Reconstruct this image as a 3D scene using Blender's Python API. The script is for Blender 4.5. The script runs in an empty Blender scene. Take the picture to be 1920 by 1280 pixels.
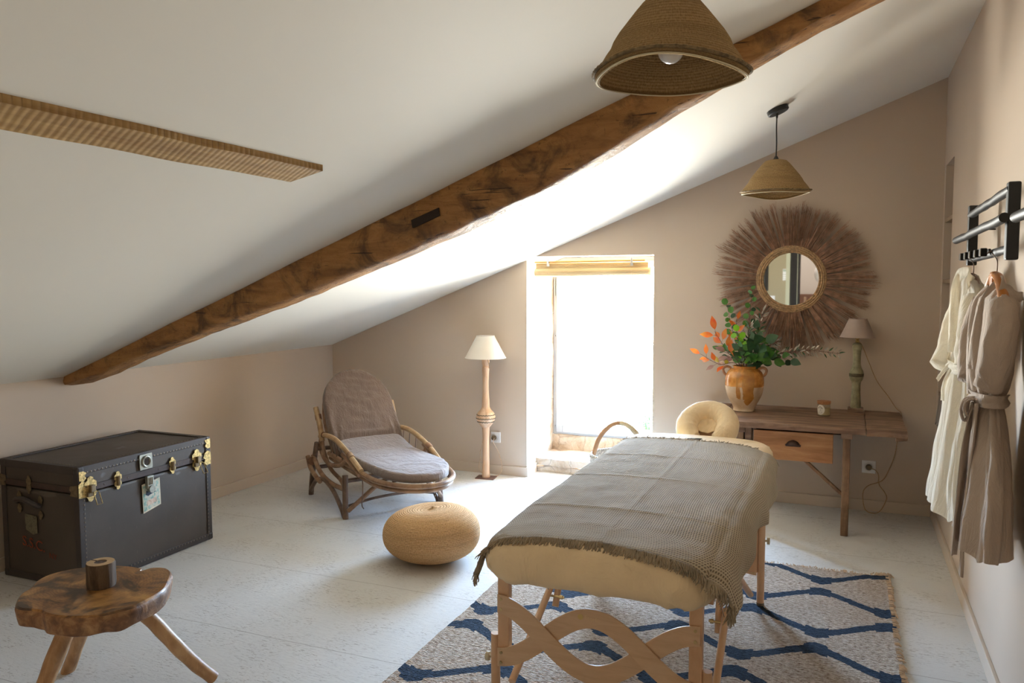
import bpy, bmesh, math, random
from math import sin, cos, pi, radians, sqrt, atan2
from mathutils import Vector, Matrix, noise
random.seed(7)
SC = bpy.context.scene
COL = SC.collection
# ------------------------------------------------------------------ camera
F_PX = 1496.52
cam_d = bpy.data.cameras.new('camera')
cam_d.sensor_width = 36.0
cam_d.lens = F_PX / 1920 * 36
cam_d.clip_start = 0.02
cam = bpy.data.objects.new('camera', cam_d)
COL.objects.link(cam)
_R = Vector((0.9221466, 0.386836, -0.0018852)); _U = Vector((-0.02629261, 0.06753735, 0.99737024)); _F = Vector((-0.38594604, 0.91967201, -0.07245026))
m = Matrix.Identity(4)
for i in range(3):
    m[i][0] = _R[i]; m[i][1] = _U[i]; m[i][2] = -_F[i]
m[0][3], m[1][3], m[2][3] = 4.0015, -5.6125, 1.48
cam.matrix_world = m
SC.camera = cam
# ------------------------------------------------------------------ world and light
W = bpy.data.worlds.new('sky'); SC.world = W
W.use_nodes = True
nt = W.node_tree; nt.nodes.clear()
wo = nt.nodes.new('ShaderNodeOutputWorld'); bg = nt.nodes.new('ShaderNodeBackground')
tc = nt.nodes.new('ShaderNodeTexCoord'); sx = nt.nodes.new('ShaderNodeSeparateXYZ'); rp = nt.nodes.new('ShaderNodeValToRGB')
els = rp.color_ramp.elements
els[0].position = 0.0; els[0].color = (1.2, 1.25, 1.3, 1)          # ground in the house's shade
els[1].position = 0.97; els[1].color = (0.68, 1.15, 2.0, 1)        # sky overhead
for pos_, c_ in ((0.12, (1.6, 1.55, 1.5)), (0.24, (2.4, 2.28, 2.12)), (0.46, (2.3, 2.2, 2.05)), (0.54, (1.0, 1.4, 2.0))):
    e_ = els.new(pos_); e_.color = (*c_, 1)                         # sunlit ground, horizon haze
mp = nt.nodes.new('ShaderNodeMapRange'); mp.inputs[1].default_value = -1; mp.inputs[2].default_value = 1
nt.links.new(tc.outputs['Generated'], sx.inputs[0]); nt.links.new(sx.outputs[2], mp.inputs[0]); nt.links.new(mp.outputs[0], rp.inputs[0])
vm = nt.nodes.new('ShaderNodeMath'); vm.operation = 'MULTIPLY_ADD'; vm.inputs[1].default_value = -0.8; vm.inputs[2].default_value = 1.0   # brighter towards the sun's side (-X)
nt.links.new(sx.outputs[0], vm.inputs[0])
sc_ = nt.nodes.new('ShaderNodeVectorMath'); sc_.operation = 'SCALE'
nt.links.new(rp.outputs[0], sc_.inputs[0]); nt.links.new(vm.outputs[0], sc_.inputs['Scale'])
nt.links.new(sc_.outputs[0], bg.inputs[0]); nt.links.new(bg.outputs[0], wo.inputs[0])
bg.inputs[1].default_value = 54.0


def area(name, loc, rot, sx, sy, power, color, portal=False):
    d = bpy.data.lights.new(name, 'AREA'); d.shape = 'RECTANGLE'; d.size = sx; d.size_y = sy
    d.energy = power; d.color = color
    if portal: d.cycles.is_portal = True
    o = bpy.data.objects.new(name, d); o.location = loc; o.rotation_euler = rot; COL.objects.link(o)
    return o


area('window_portal', (2.25, 0.72, 0.95), (radians(-90), 0, 0), 1.1, 1.6, 0, (1, 1, 1), True)
REAR_P, LAMP_P = 8, 55
area('rear_warm_fill', (1.2, -6.93, 0.95), (radians(90), 0, 0), 0.9, 0.9, REAR_P, (1.0, 0.72, 0.45))  # added warm fill lamp behind the camera, no real daylight source
area('hall_fill', (3.0, -8.9, 3.15), (0, 0, 0), 1.0, 1.2, LAMP_P, (1.0, 0.88, 0.82))  # added lamp that brightens the next room as the mirror shows it
vs = SC.view_settings
vs.view_transform = 'Standard'; vs.look = 'None'; vs.gamma = 1.0; vs.use_curve_mapping = False
vs.exposure = 0.06
SC.cycles.use_denoising = True
SC.cycles.max_bounces = 10; SC.cycles.diffuse_bounces = 8; SC.cycles.transparent_max_bounces = 12
SC.cycles.sample_clamp_indirect = 12
SC.cycles.caustics_reflective = False; SC.cycles.caustics_refractive = False

# ------------------------------------------------------------------ materials


def c4(c): return (c[0], c[1], c[2], 1)


def srgb(r, g, b):
    f = lambda v: (v / 255 / 12.92) if v <= 10 else ((v / 255 + 0.055) / 1.055) ** 2.4
    return (f(r), f(g), f(b))


class NT:
    def __init__(s, name):
        s.m = bpy.data.materials.new(name); s.m.use_nodes = True
        s.t = s.m.node_tree; s.b = s.t.nodes['Principled BSDF']; s.out = s.t.nodes['Material Output']
    def n(s, typ, **kw):
        x = s.t.nodes.new('ShaderNode' + typ)
        for k, v in kw.items():
            if k == 'ins':
                for a, b in v.items():
                    if isinstance(b, bpy.types.NodeSocket): s.t.links.new(b, x.inputs[a])
                    else: x.inputs[a].default_value = b
            else: setattr(x, k, v)
        return x
    def l(s, a, b): s.t.links.new(a, b)
    def math(s, op, a, b=0.0, c=None):
        x = s.n('Math', operation=op, ins={0: a, 1: b})
        if c is not None:
            if isinstance(c, bpy.types.NodeSocket): s.l(c, x.inputs[2])
            else: x.inputs[2].default_value = c
        return x.outputs[0]
    def obj(s): return s.n('TexCoord').outputs['Object']
    def mapv(s, v, scale=(1, 1, 1), rot=(0, 0, 0), loc=(0, 0, 0)):
        return s.n('Mapping', ins={'Vector': v, 'Scale': scale, 'Rotation': rot, 'Location': loc}).outputs[0]
    def noise(s, v, scale, detail=4, rough=0.55, dist=0.0):
        return s.n('TexNoise', ins={'Vector': v, 'Scale': scale, 'Detail': detail, 'Roughness': rough, 'Distortion': dist}).outputs[0]
    def ramp(s, f, stops):
        r = s.n('ValToRGB', ins={0: f}); e = r.color_ramp.elements
        while len(e) < len(stops): e.new(0.5)
        for el, (p, c) in zip(e, stops):
            el.position = p; el.color = c4(c) if len(c) == 3 else c
        return r.outputs[0]
    def mix(s, f, a, b, mode='MIX'):
        x = s.n('Mix', data_type='RGBA', blend_type=mode)
        for i, v in ((0, f), (6, a), (7, b)):
            if isinstance(v, bpy.types.NodeSocket): s.l(v, x.inputs[i])
            elif i == 0: x.inputs[0].default_value = v
            else: x.inputs[i].default_value = c4(v)
        return x.outputs[2]
    def bump(s, h, strength=0.3, dist=0.01, prev=None):
        x = s.n('Bump', ins={'Height': h, 'Strength': strength, 'Distance': dist})
        if prev is not None: s.l(prev, x.inputs['Normal'])
        return x.outputs[0]
    def fin(s, col=None, rough=0.6, nrm=None, metal=0.0, spec=0.5, **kw):
        b = s.b
        if col is not None:
            if isinstance(col, bpy.types.NodeSocket): s.l(col, b.inputs['Base Color'])
            else: b.inputs['Base Color'].default_value = c4(col)
        if isinstance(rough, bpy.types.NodeSocket): s.l(rough, b.inputs['Roughness'])
        else: b.inputs['Roughness'].default_value = rough
        b.inputs['Metallic'].default_value = metal; b.inputs['Specular IOR Level'].default_value = spec
        if nrm is not None: s.l(nrm, b.inputs['Normal'])
        for k, v in kw.items(): b.inputs[k.replace('_', ' ')].default_value = v
        return s.m


def simple(name, col, rough=0.6, metal=0.0, spec=0.5, var=0.0, scale=20, bump=0.0, bscale=None, **kw):
    s = NT(name); c = col; n = None
    if var or bump:
        v = s.obj()
        if var:
            nz = s.noise(v, scale)
            c = s.ramp(nz, [(0.3, tuple(x * (1 - var) for x in col)), (0.7, tuple(min(1, x * (1 + var)) for x in col))])
        if bump: n = s.bump(s.noise(v, bscale or scale * 3), bump, 0.004)
    return s.fin(c, rough, n, metal, spec, **kw)


def wood(name, dark, mid, light, stretch=(1, 14, 14), scale=2.0, rough=0.6, bump=0.25, blotch=0.35, bcol=None, bscale=3.0):
    s = NT(name); v = s.obj()
    g = s.noise(s.mapv(v, stretch), scale, 8, 0.62, 0.6)
    col = s.ramp(g, [(0.28, dark), (0.5, mid), (0.72, light)])
    b = s.noise(v, bscale, 4, 0.6, 0.4)
    bm = s.ramp(b, [(0.46, (0, 0, 0)), (0.68, (1, 1, 1))])
    f = s.math('MULTIPLY', bm, blotch)
    col = s.mix(f, col, bcol or tuple(x * 0.35 for x in dark))
    return s.fin(col, rough, s.bump(g, bump, 0.006))


def plaster(name, col, var=0.03, rough=0.75, bump=0.04):
    s = NT(name); v = s.obj()
    n = s.noise(v, 1.1, 4)
    c = s.ramp(n, [(0.3, tuple(x * (1 - var) for x in col)), (0.7, tuple(x * (1 + var) for x in col))])
    return s.fin(c, rough, s.bump(s.noise(v, 60, 3), bump, 0.004), spec=0.3)


def cloth(name, col, var=0.06, wscale=400, bump=0.25, wrink=0.0, wr_scale=8, rough=0.9, sheen=0.15, sstretch=(1, 1, 1), trans=0.0):
    s = NT(name); v = s.obj()
    n = s.noise(v, 14, 4)
    c = s.ramp(n, [(0.3, tuple(x * (1 - var) for x in col)), (0.7, tuple(min(1, x * (1 + var)) for x in col))])
    h = s.noise(s.mapv(v, (1, 1, 1)), wscale, 2)
    b = s.bump(h, bump, 0.0015)
    if wrink: b = s.bump(s.noise(s.mapv(v, sstretch), wr_scale, 5, 0.6, 1.2), wrink, 0.02, b)
    s.fin(c, rough, b, spec=0.2); s.b.inputs['Sheen Weight'].default_value = sheen
    if trans:
        t = s.n('BsdfTranslucent'); s.t.links.new(c, t.inputs[0])
        mx = s.n('MixShader', ins={0: trans}); s.l(s.b.outputs[0], mx.inputs[1]); s.l(t.outputs[0], mx.inputs[2]); s.l(mx.outputs[0], s.out.inputs[0])
    return s.m


M = {}
M['wall'] = plaster('taupe wall paint', (0.54, 0.44, 0.345))
M['ceil'] = plaster('white ceiling paint', (0.745, 0.72, 0.655), 0.015, 0.7, 0.03)
M['base'] = plaster('skirting paint', (0.56, 0.465, 0.37), 0.02, 0.5, 0.02)
M['reveal'] = plaster('window reveal paint', (0.82, 0.79, 0.74))


def floor_mat():
    s = NT('painted strand board floor'); v = s.obj()
    big = s.noise(v, 0.9, 4)
    col = s.ramp(big, [(0.3, (0.57, 0.565, 0.545)), (0.7, (0.66, 0.655, 0.64))])
    # strand marks: short strokes from stretched noise in a few directions
    tot = None
    for k, (a, sc) in enumerate(((0.3, 26), (1.3, 24), (2.3, 28), (0.85, 30))):
        mv = s.mapv(v, (1.0, 7.0, 1.0), (0, 0, a), (k * 7.3, k * 3.1, 0))
        n = s.noise(mv, sc * 0.95, 3, 0.6, 0.3)
        r = s.ramp(n, [(0.643, (0, 0, 0)), (0.66, (1, 1, 1))])
        tot = r if tot is None else s.mix(1.0, tot, r, 'LIGHTEN')
    den = s.ramp(s.noise(v, 5, 3), [(0.42, (0.1, 0.1, 0.1)), (0.58, (1, 1, 1))])
    mk = s.math('MULTIPLY', tot, den)
    col = s.mix(s.math('MULTIPLY', mk, 0.8), col, (0.2, 0.16, 0.13))
    # board seams: 1.25 m x 2.5 m sheets
    sp = s.n('SeparateXYZ', ins={0: v})
    wob = s.math('MULTIPLY', s.math('SUBTRACT', s.noise(v, 3, 2), 0.5), 0.012)
    y = s.math('ADD', s.math('ADD', sp.outputs[1], wob), 0.0)
    fr = s.math('PINGPONG', s.math('ADD', y, 1.655), 0.3375)
    seam = s.math('LESS_THAN', fr, 0.0016)
    col = s.mix(s.math('MULTIPLY', seam, 0.6), col, (0.12, 0.09, 0.07))
    hgt = s.math('ADD', s.math('MULTIPLY', s.noise(s.mapv(v, (1, 4, 1), (0, 0, 0.5)), 18, 4), 0.5), s.math('MULTIPLY', tot, -0.6))
    rough = s.ramp(s.noise(v, 6, 3), [(0.3, (0.42,) * 3), (0.7, (0.6,) * 3)])
    return s.fin(col, rough, s.bump(hgt, 0.45, 0.005), spec=0.35)


M['floor'] = floor_mat()


def beam_mat(name, dark, mid, light, stretch, bcol):
    s = NT(name); v = s.obj()
    g = s.noise(s.mapv(v, stretch), 2.5, 9, 0.65, 0.8)
    col = s.ramp(g, [(0.25, dark), (0.48, mid), (0.75, light)])
    b = s.noise(v, 5.5, 5, 0.65, 0.8)
    col = s.mix(s.math('MULTIPLY', s.ramp(b, [(0.5, (0, 0, 0)), (0.66, (1, 1, 1))]), 0.75), col, bcol)
    b2 = s.noise(v, 30, 4, 0.7, 0.5)
    col = s.mix(s.math('MULTIPLY', s.ramp(b2, [(0.6, (0, 0, 0)), (0.7, (1, 1, 1))]), 0.6), col, tuple(x * 0.3 for x in dark))
    ck = s.noise(s.mapv(v, (1.6, 40, 40), (0, -0.37, 0)), 1.3, 3, 0.5, 0.3)
    col = s.mix(s.math('MULTIPLY', s.ramp(ck, [(0.66, (0, 0, 0)), (0.69, (1, 1, 1))]), 0.85), col, tuple(x * 0.2 for x in dark))
    vor = s.n('TexVoronoi', ins={'Vector': s.mapv(v, tuple(x * 0.6 for x in stretch)), 'Scale': 5.0})
    h = s.math('ADD', g, s.math('MULTIPLY', b2, 0.6))
    return s.fin(col, 0.6, s.bump(h, 0.9, 0.016))


M['beam'] = beam_mat('old oak beam', (0.16, 0.066, 0.018), (0.36, 0.170, 0.050), (0.52, 0.28, 0.09), (1.5, 7, 7), (0.05, 0.026, 0.013))


def purlin_mat():
    s = NT('saw marked timber'); v = s.obj()
    g = s.noise(s.mapv(v, (30, 2, 30)), 1.5, 6, 0.6)
    col = s.ramp(g, [(0.3, (0.28, 0.15, 0.045)), (0.7, (0.46, 0.29, 0.11))])
    w = s.n('TexWave', ins={'Vector': s.mapv(v, (1, 1, 1), (0, 0, 0.25)), 'Scale': 15.0, 'Distortion': 1.2, 'Detail': 3.0}, bands_direction='Y')
    mk = s.ramp(w.outputs[0], [(0.0, (1, 1, 1)), (0.16, (0, 0, 0))])
    n2 = s.ramp(s.noise(v, 12, 4), [(0.4, (0.15,) * 3), (0.6, (0.9,) * 3)])
    col = s.mix(s.math('MULTIPLY', s.math('MULTIPLY', mk, n2), 0.5), col, (0.12, 0.06, 0.025))
    return s.fin(col, 0.7, s.bump(w.outputs[0], 0.2, 0.004))


M['purlin'] = purlin_mat()


def stone_mat():
    s = NT('old limestone'); v = s.obj()
    n = s.noise(v, 7, 6, 0.65, 0.4)
    col = s.ramp(n, [(0.3, (0.30, 0.20, 0.125)), (0.5, (0.47, 0.37, 0.275)), (0.7, (0.58, 0.51, 0.43))])
    vo = s.n('TexVoronoi', feature='DISTANCE_TO_EDGE', ins={'Vector': s.mapv(s.mix(0.04, v, s.n('TexNoise', ins={'Scale': 8.0}).outputs[1]), (1, 1, 1)), 'Scale': 5.0})
    cr = s.ramp(vo.outputs[0], [(0.0, (1, 1, 1)), (0.03, (0, 0, 0))])
    col = s.mix(s.math('MULTIPLY', cr, 0.5), col, (0.2, 0.15, 0.11))
    return s.fin(col, 0.9, s.bump(n, 0.8, 0.03), spec=0.2)


M['stone'] = stone_mat()
M['frame_white'] = simple('white lacquered window frame', (0.42, 0.44, 0.47), 0.35)
M['lintel'] = wood('pale lintel wood', (0.36, 0.25, 0.14), (0.46, 0.35, 0.21), (0.55, 0.44, 0.29), (1, 12, 12), 2.5, blotch=0.1)


def glass_mat(name, refl=0.08, tint=(0.97, 0.99, 0.98)):
    s = NT(name)
    tr = s.n('BsdfTransparent', ins={0: c4(tint)}); gl = s.n('BsdfGlossy', ins={'Roughness': 0.02})
    fr = s.n('LayerWeight', ins={'Blend': 0.35})
    fc = s.math('ADD', s.math('MULTIPLY', s.math('POWER', fr.outputs['Facing'], 3.0), 0.5), 0.03)
    mx = s.n('MixShader', ins={0: fc}); s.l(tr.outputs[0], mx.inputs[1]); s.l(gl.outputs[0], mx.inputs[2]); s.l(mx.outputs[0], s.out.inputs[0])
    return s.m


M['glass'] = glass_mat('window glass')


def bamboo_mat():
    s = NT('bamboo sticks'); v = s.obj()
    w = s.n('TexWave', ins={'Vector': v, 'Scale': 45.0, 'Distortion': 1.0}, bands_direction='Z')
    col = s.ramp(s.noise(s.mapv(v, (1, 30, 30)), 3), [(0.3, (0.50, 0.37, 0.19)), (0.7, (0.66, 0.52, 0.31))])
    s.fin(col, 0.5, s.bump(w.outputs[0], 0.5, 0.004))
    t = s.n('BsdfTranslucent'); s.l(col, t.inputs[0]); mx = s.n('MixShader', ins={0: 0.1}); s.l(s.b.outputs[0], mx.inputs[1]); s.l(t.outputs[0], mx.inputs[2]); s.l(mx.outputs[0], s.out.inputs[0])
    return s.m


M['bamboo'] = bamboo_mat()
M['bamboo_pole'] = simple('yellow bamboo pole', (0.50, 0.27, 0.06), 0.4, var=0.1)
M['steel'] = simple('grey steel', (0.45, 0.46, 0.47), 0.35, 0.9)


def rug_mat():
    s = NT('woven jute rug with navy ogee pattern'); v = s.obj()
    dis = s.n('TexNoise', ins={'Vector': v, 'Scale': 55.0, 'Detail': 2.0}).outputs[1]
    vm = s.n('VectorMath', operation='MULTIPLY_ADD'); s.l(dis, vm.inputs[0]); vm.inputs[1].default_value = (0.016, 0.016, 0); vm.inputs[2].default_value = (0, 0, 0)
    va = s.n('VectorMath', operation='ADD'); s.l(v, va.inputs[0]); s.l(vm.outputs[0], va.inputs[1])
    sp = s.n('SeparateXYZ', ins={0: va.outputs[0]})
    xx = s.math('DIVIDE', s.math('ADD', sp.outputs[0], -3.928 + 0.0 + 2.77), 0.277)
    yy = s.math('DIVIDE', s.math('ADD', sp.outputs[1], 1.535 + 3.22), 0.322)
    tri = s.math('PINGPONG', xx, 1.0)
    sm = s.n('MapRange', interpolation_type='SMOOTHSTEP', ins={0: tri, 1: 0.0, 2: 1.0, 3: 0.0, 4: 1.0}).outputs[0]
    t2 = s.math('ADD', s.math('MULTIPLY', tri, 0.55), s.math('MULTIPLY', sm, 0.45))
    p = s.math('PINGPONG', yy, 1.0)
    d = s.math('ABSOLUTE', s.math('SUBTRACT', s.math('SUBTRACT', p, 0.22), s.math('MULTIPLY', t2, 0.56)))
    e = s.math('ABSOLUTE', s.math('SUBTRACT', tri, 0.5))
    bl = s.math('GREATER_THAN', e, 0.33)
    th = s.math('ADD', s.math('MULTIPLY', bl, 0.06), 0.095)
    mk = s.math('LESS_THAN', d, th)
    # weft rows along x
    nz = s.noise(s.mapv(v, (48, 105, 1)), 1.0, 4, 0.7)
    be = s.ramp(nz, [(0.32, (0.15, 0.085, 0.05)), (0.44, (0.56, 0.42, 0.31)), (0.60, (0.90, 0.79, 0.68))])
    n2 = s.noise(v, 4, 3)
    be = s.mix(s.math('MULTIPLY', s.ramp(n2, [(0.4, (0, 0, 0)), (0.65, (1, 1, 1))]), 0.35), be, (0.5, 0.36, 0.24))
    na = s.ramp(nz, [(0.3, (0.012, 0.018, 0.03)), (0.65, (0.07, 0.105, 0.165))])
    col = s.mix(mk, be, na)
    w = s.n('TexWave', ins={'Vector': v, 'Scale': 34.0, 'Distortion': 3.0, 'Detail': 2.0, 'Detail Scale': 3.0}, bands_direction='Y')
    h = s.math('ADD', s.math('MULTIPLY', w.outputs[0], 0.7), s.math('MULTIPLY', nz, 1.3))
    return s.fin(col, 0.95, s.bump(h, 1.0, 0.015), spec=0.1)


M['rug'] = rug_mat()


def waffle_mat():
    s = NT('grey brown waffle weave'); v = s.n('TexCoord').outputs['UV']
    sp = s.n('SeparateXYZ', ins={0: v})
    def tri(o, f): return s.math('PINGPONG', s.math('MULTIPLY', o, f), 1.0)
    a = tri(sp.outputs[0], 230.0); b = tri(sp.outputs[1], 230.0)
    h = s.math('MAXIMUM', a, b)
    n = s.noise(s.mapv(v, (1, 1, 1)), 9, 5, 0.65)
    base = s.ramp(n, [(0.3, (0.43, 0.35, 0.24)), (0.7, (0.54, 0.45, 0.32))])
    dk = s.ramp(h, [(0.35, (0, 0, 0)), (0.75, (1, 1, 1))])
    col = s.mix(dk, (0.15, 0.11, 0.072), base)
    # pressed fold lines
    bb = s.bump(h, 0.8, 0.003)
    bb = s.bump(s.noise(v, 7, 6, 0.65, 1.0), 0.35, 0.02, bb)
    return s.fin(col, 0.95, bb, spec=0.1, Sheen_Weight=0.2)


M['waffle'] = waffle_mat()
M['fringe'] = cloth('blanket fringe yarn', (0.34, 0.27, 0.185), 0.25, 200, 0.3)
M['sheet'] = cloth('cream cotton sheet', (0.80, 0.63, 0.40), 0.03, 500, 0.1, 0.75, 8, 0.8, 0.2, (1, 1, 0.4))
M['beech'] = wood('pale beech', (0.54, 0.32, 0.18), (0.63, 0.40, 0.24), (0.70, 0.47, 0.30), (1, 1, 1), 5, 0.42, 0.04, 0.0)
M['beech_ply'] = wood('beech plywood', (0.56, 0.37, 0.22), (0.63, 0.43, 0.27), (0.68, 0.49, 0.32), (3, 12, 20), 2, 0.4, 0.03, 0.0)
M['knobm'] = simple('pale plastic knob', (0.58, 0.51, 0.35), 0.4)
M['brass_screw'] = simple('brass screw', (0.55, 0.42, 0.22), 0.3, 0.9)
M['wire'] = simple('steel wire', (0.3, 0.3, 0.3), 0.35, 0.9)
M['logo'] = simple('faint gold print', (0.62, 0.46, 0.18), 0.4)
M['logo2'] = simple('very faint gold lettering', (0.70, 0.52, 0.30), 0.4)
M['console'] = wood('weathered walnut planks', (0.10, 0.05, 0.03), (0.22, 0.125, 0.075), (0.36, 0.235, 0.155), (1.2, 11, 11), 2.2, 0.6, 0.35, 0.5, (0.06, 0.032, 0.02), 6)
M['console_leg'] = wood('worn pine leg', (0.10, 0.05, 0.025), (0.24, 0.13, 0.065), (0.36, 0.23, 0.13), (11, 11, 1.2), 2.2, 0.6, 0.35, 0.5, (0.045, 0.025, 0.015), 8)
M['drawer'] = wood('orange pine drawer front', (0.30, 0.125, 0.045), (0.44, 0.205, 0.08), (0.56, 0.31, 0.14), (1.2, 2, 9), 2.4, 0.5, 0.12, 0.3, (0.22, 0.09, 0.035), 5)
M['iron'] = simple('dark rusty iron', (0.10, 0.06, 0.048), 0.55, 0.6, var=0.3)
M['gap_shade'] = simple('near-black gap shade', (0.03, 0.018, 0.012), 0.9)  # shade put into the colour of slots, gaps and drawer insides


def jar_mat():
    s = NT('half glazed earthenware'); v = s.obj()
    sp = s.n('SeparateXYZ', ins={0: v})
    ang = s.math('ARCTAN2', sp.outputs[1], sp.outputs[0])
    n = s.noise(s.mapv(v, (18, 18, 3)), 1.0, 3)
    edge = s.math('ADD', sp.outputs[2], s.math('MULTIPLY', s.math('SUBTRACT', n, 0.5), 0.012))
    g1 = s.math('GREATER_THAN', edge, 0.164)
    # a drip of glaze on the side facing the room (-Y, slightly +X)
    da = s.math('ABSOLUTE', s.math('SUBTRACT', ang, -1.22))
    wob = s.math('MULTIPLY', s.math('SUBTRACT', s.noise(s.mapv(v, (70, 70, 8)), 1.0, 2), 0.5), 0.35)
    drip = s.math('MULTIPLY', s.math('LESS_THAN', s.math('ADD', da, wob), 0.30), s.math('GREATER_THAN', s.math('ADD', edge, s.math('MULTIPLY', s.math('MULTIPLY', da, da), -0.35)), 0.046))
    da2 = s.math('ABSOLUTE', s.math('SUBTRACT', ang, -1.78))
    drip2 = s.math('MULTIPLY', s.math('LESS_THAN', s.math('ADD', da2, wob), 0.11), s.math('GREATER_THAN', edge, 0.085))
    drip = s.math('MAXIMUM', drip, drip2)
    g = s.math('MAXIMUM', g1, drip)
    oc = s.ramp(s.noise(v, 22, 5), [(0.3, (0.36, 0.125, 0.022)), (0.6, (0.60, 0.27, 0.06)), (0.8, (0.68, 0.40, 0.16))])
    cc = s.ramp(s.noise(v, 14, 5), [(0.3, (0.46, 0.33, 0.20)), (0.7, (0.64, 0.51, 0.36))])
    oc = s.mix(s.math('MULTIPLY', drip, 0.45), oc, (0.3, 0.16, 0.05))
    col = s.mix(g, cc, oc)
    ro = s.math('SUBTRACT', 0.6, s.math('MULTIPLY', g, 0.42))
    return s.fin(col, ro, s.bump(s.noise(v, 45, 3), 0.12, 0.004))


M['jar'] = jar_mat()


def leaf_mat(name, c1, c2, tr=0.35, rough=0.4):
    s = NT(name); v = s.obj()
    col = s.ramp(s.noise(v, 18, 2), [(0.3, c1), (0.7, c2)])
    s.fin(col, rough, spec=0.5)
    t = s.n('BsdfTranslucent'); s.l(col, t.inputs[0]); mx = s.n('MixShader', ins={0: tr}); s.l(s.b.outputs[0], mx.inputs[1]); s.l(t.outputs[0], mx.inputs[2]); s.l(mx.outputs[0], s.out.inputs[0])
    return s.m


M['leaf_red'] = leaf_mat('orange red young leaf', (0.72, 0.10, 0.02), (0.66, 0.26, 0.04))
M['leaf_mauve'] = leaf_mat('mauve leaf back', (0.32, 0.17, 0.15), (0.45, 0.27, 0.22), 0.2)
M['leaf_olive'] = leaf_mat('yellow green leaf', (0.36, 0.30, 0.03), (0.46, 0.36, 0.05))
M['leaf_green'] = leaf_mat('fresh green leaf', (0.06, 0.19, 0.03), (0.11, 0.28, 0.05))
M['leaf_lime'] = leaf_mat('lime green leaf', (0.20, 0.55, 0.02), (0.28, 0.66, 0.04), 0.5)
M['leaf_dark'] = leaf_mat('dark green leaf', (0.028, 0.075, 0.03), (0.06, 0.13, 0.055), 0.2)
M['leaf_grey'] = leaf_mat('silver grey leaf', (0.34, 0.31, 0.25), (0.62, 0.58, 0.50), 0.2)
M['twig'] = simple('brown twig', (0.13, 0.06, 0.045), 0.6)
M['linen_shade'] = cloth('off white linen shade', (0.82, 0.77, 0.69), 0.02, 350, 0.2, trans=0.3)
M['taupe_shade'] = cloth('taupe linen shade', (0.47, 0.37, 0.31), 0.03, 350, 0.2, trans=0.2)
M['lamp_wood'] = wood('pale turned wood', (0.46, 0.27, 0.15), (0.62, 0.40, 0.25), (0.72, 0.52, 0.36), (20, 20, 2), 1.6, 0.55, 0.1, 0.1, (0.3, 0.17, 0.1), 10)
M['rope'] = simple('twisted jute cord', (0.42, 0.28, 0.15), 0.9, var=0.3, scale=150, bump=0.5)
M['rope_pale'] = simple('pale twisted cord', (0.55, 0.4, 0.27), 0.9, var=0.3, scale=150, bump=0.5)
M['stone_green'] = simple('green grey stone', (0.28, 0.255, 0.15), 0.8, var=0.3, scale=30, bump=0.6)
M['dark_band'] = simple('dark carved band', (0.10, 0.08, 0.045), 0.8, var=0.5, scale=120, bump=0.7)
M['rust_plate'] = simple('rusted steel plate', (0.20, 0.12, 0.10), 0.55, 0.3, var=0.25, scale=12)
M['brass'] = simple('aged brass', (0.50, 0.36, 0.15), 0.45, 0.8, var=0.6, scale=90, bump=0.3)
M['brass_dark'] = simple('tarnished brass', (0.20, 0.15, 0.09), 0.5, 0.7, var=0.3, scale=60)
M['pewter'] = simple('worn pewter lock', (0.33, 0.33, 0.28), 0.45, 0.7, var=0.2, scale=50)
M['socket'] = simple('white plastic', (0.78, 0.77, 0.74), 0.35)
M['plug'] = simple('bronze plug', (0.16, 0.11, 0.06), 0.4, 0.4)


def trunk_mat():
    s = NT('dark brown vulcanised fibre'); v = s.obj()
    n = s.noise(v, 4, 5)
    col = s.ramp(n, [(0.3, (0.044, 0.033, 0.025)), (0.7, (0.072, 0.055, 0.042))])
    sc = s.noise(s.mapv(v, (1, 1, 1.6)), 9, 2, 0.4, 0.2)
    col = s.mix(s.math('MULTIPLY', s.ramp(sc, [(0.71, (0, 0, 0)), (0.77, (1, 1, 1))]), 0.35), col, (0.22, 0.24, 0.27))
    ss = s.noise(s.mapv(v, (1, 40, 5), (0.5, 0, 0)), 3, 2, 0.5)
    col = s.mix(s.math('MULTIPLY', s.ramp(ss, [(0.72, (0, 0, 0)), (0.74, (1, 1, 1))]), 0.2), col, (0.25, 0.2, 0.16))
    return s.fin(col, s.ramp(n, [(0.3, (0.42,) * 3), (0.7, (0.6,) * 3)]), s.bump(s.noise(v, 90, 3), 0.08, 0.003))


M['trunk'] = trunk_mat()
M['trunk_trim'] = simple('dark leather trim', (0.040, 0.030, 0.026), 0.5, var=0.2, scale=8, bump=0.1)
M['trunk_rivet'] = simple('dark rivet', (0.16, 0.13, 0.10), 0.35, 0.7)
M['trunk_tape'] = simple('reddish brown tape', (0.045, 0.024, 0.017), 0.55, var=0.3, scale=30)
M['red_paint'] = simple('faded red paint', (0.22, 0.04, 0.015), 0.7, var=0.5, scale=60)
M['red_paint2'] = simple('more faded red paint', (0.16, 0.03, 0.012), 0.7)


def sticker_mat(name, cs, scale=40):
    s = NT(name); v = s.obj()
    col = s.ramp(s.noise(v, scale, 4, 0.7, 0.4), [(0.32, cs[0]), (0.45, cs[1]), (0.55, cs[2]), (0.68, cs[3])])
    return s.fin(col, 0.6)


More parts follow.
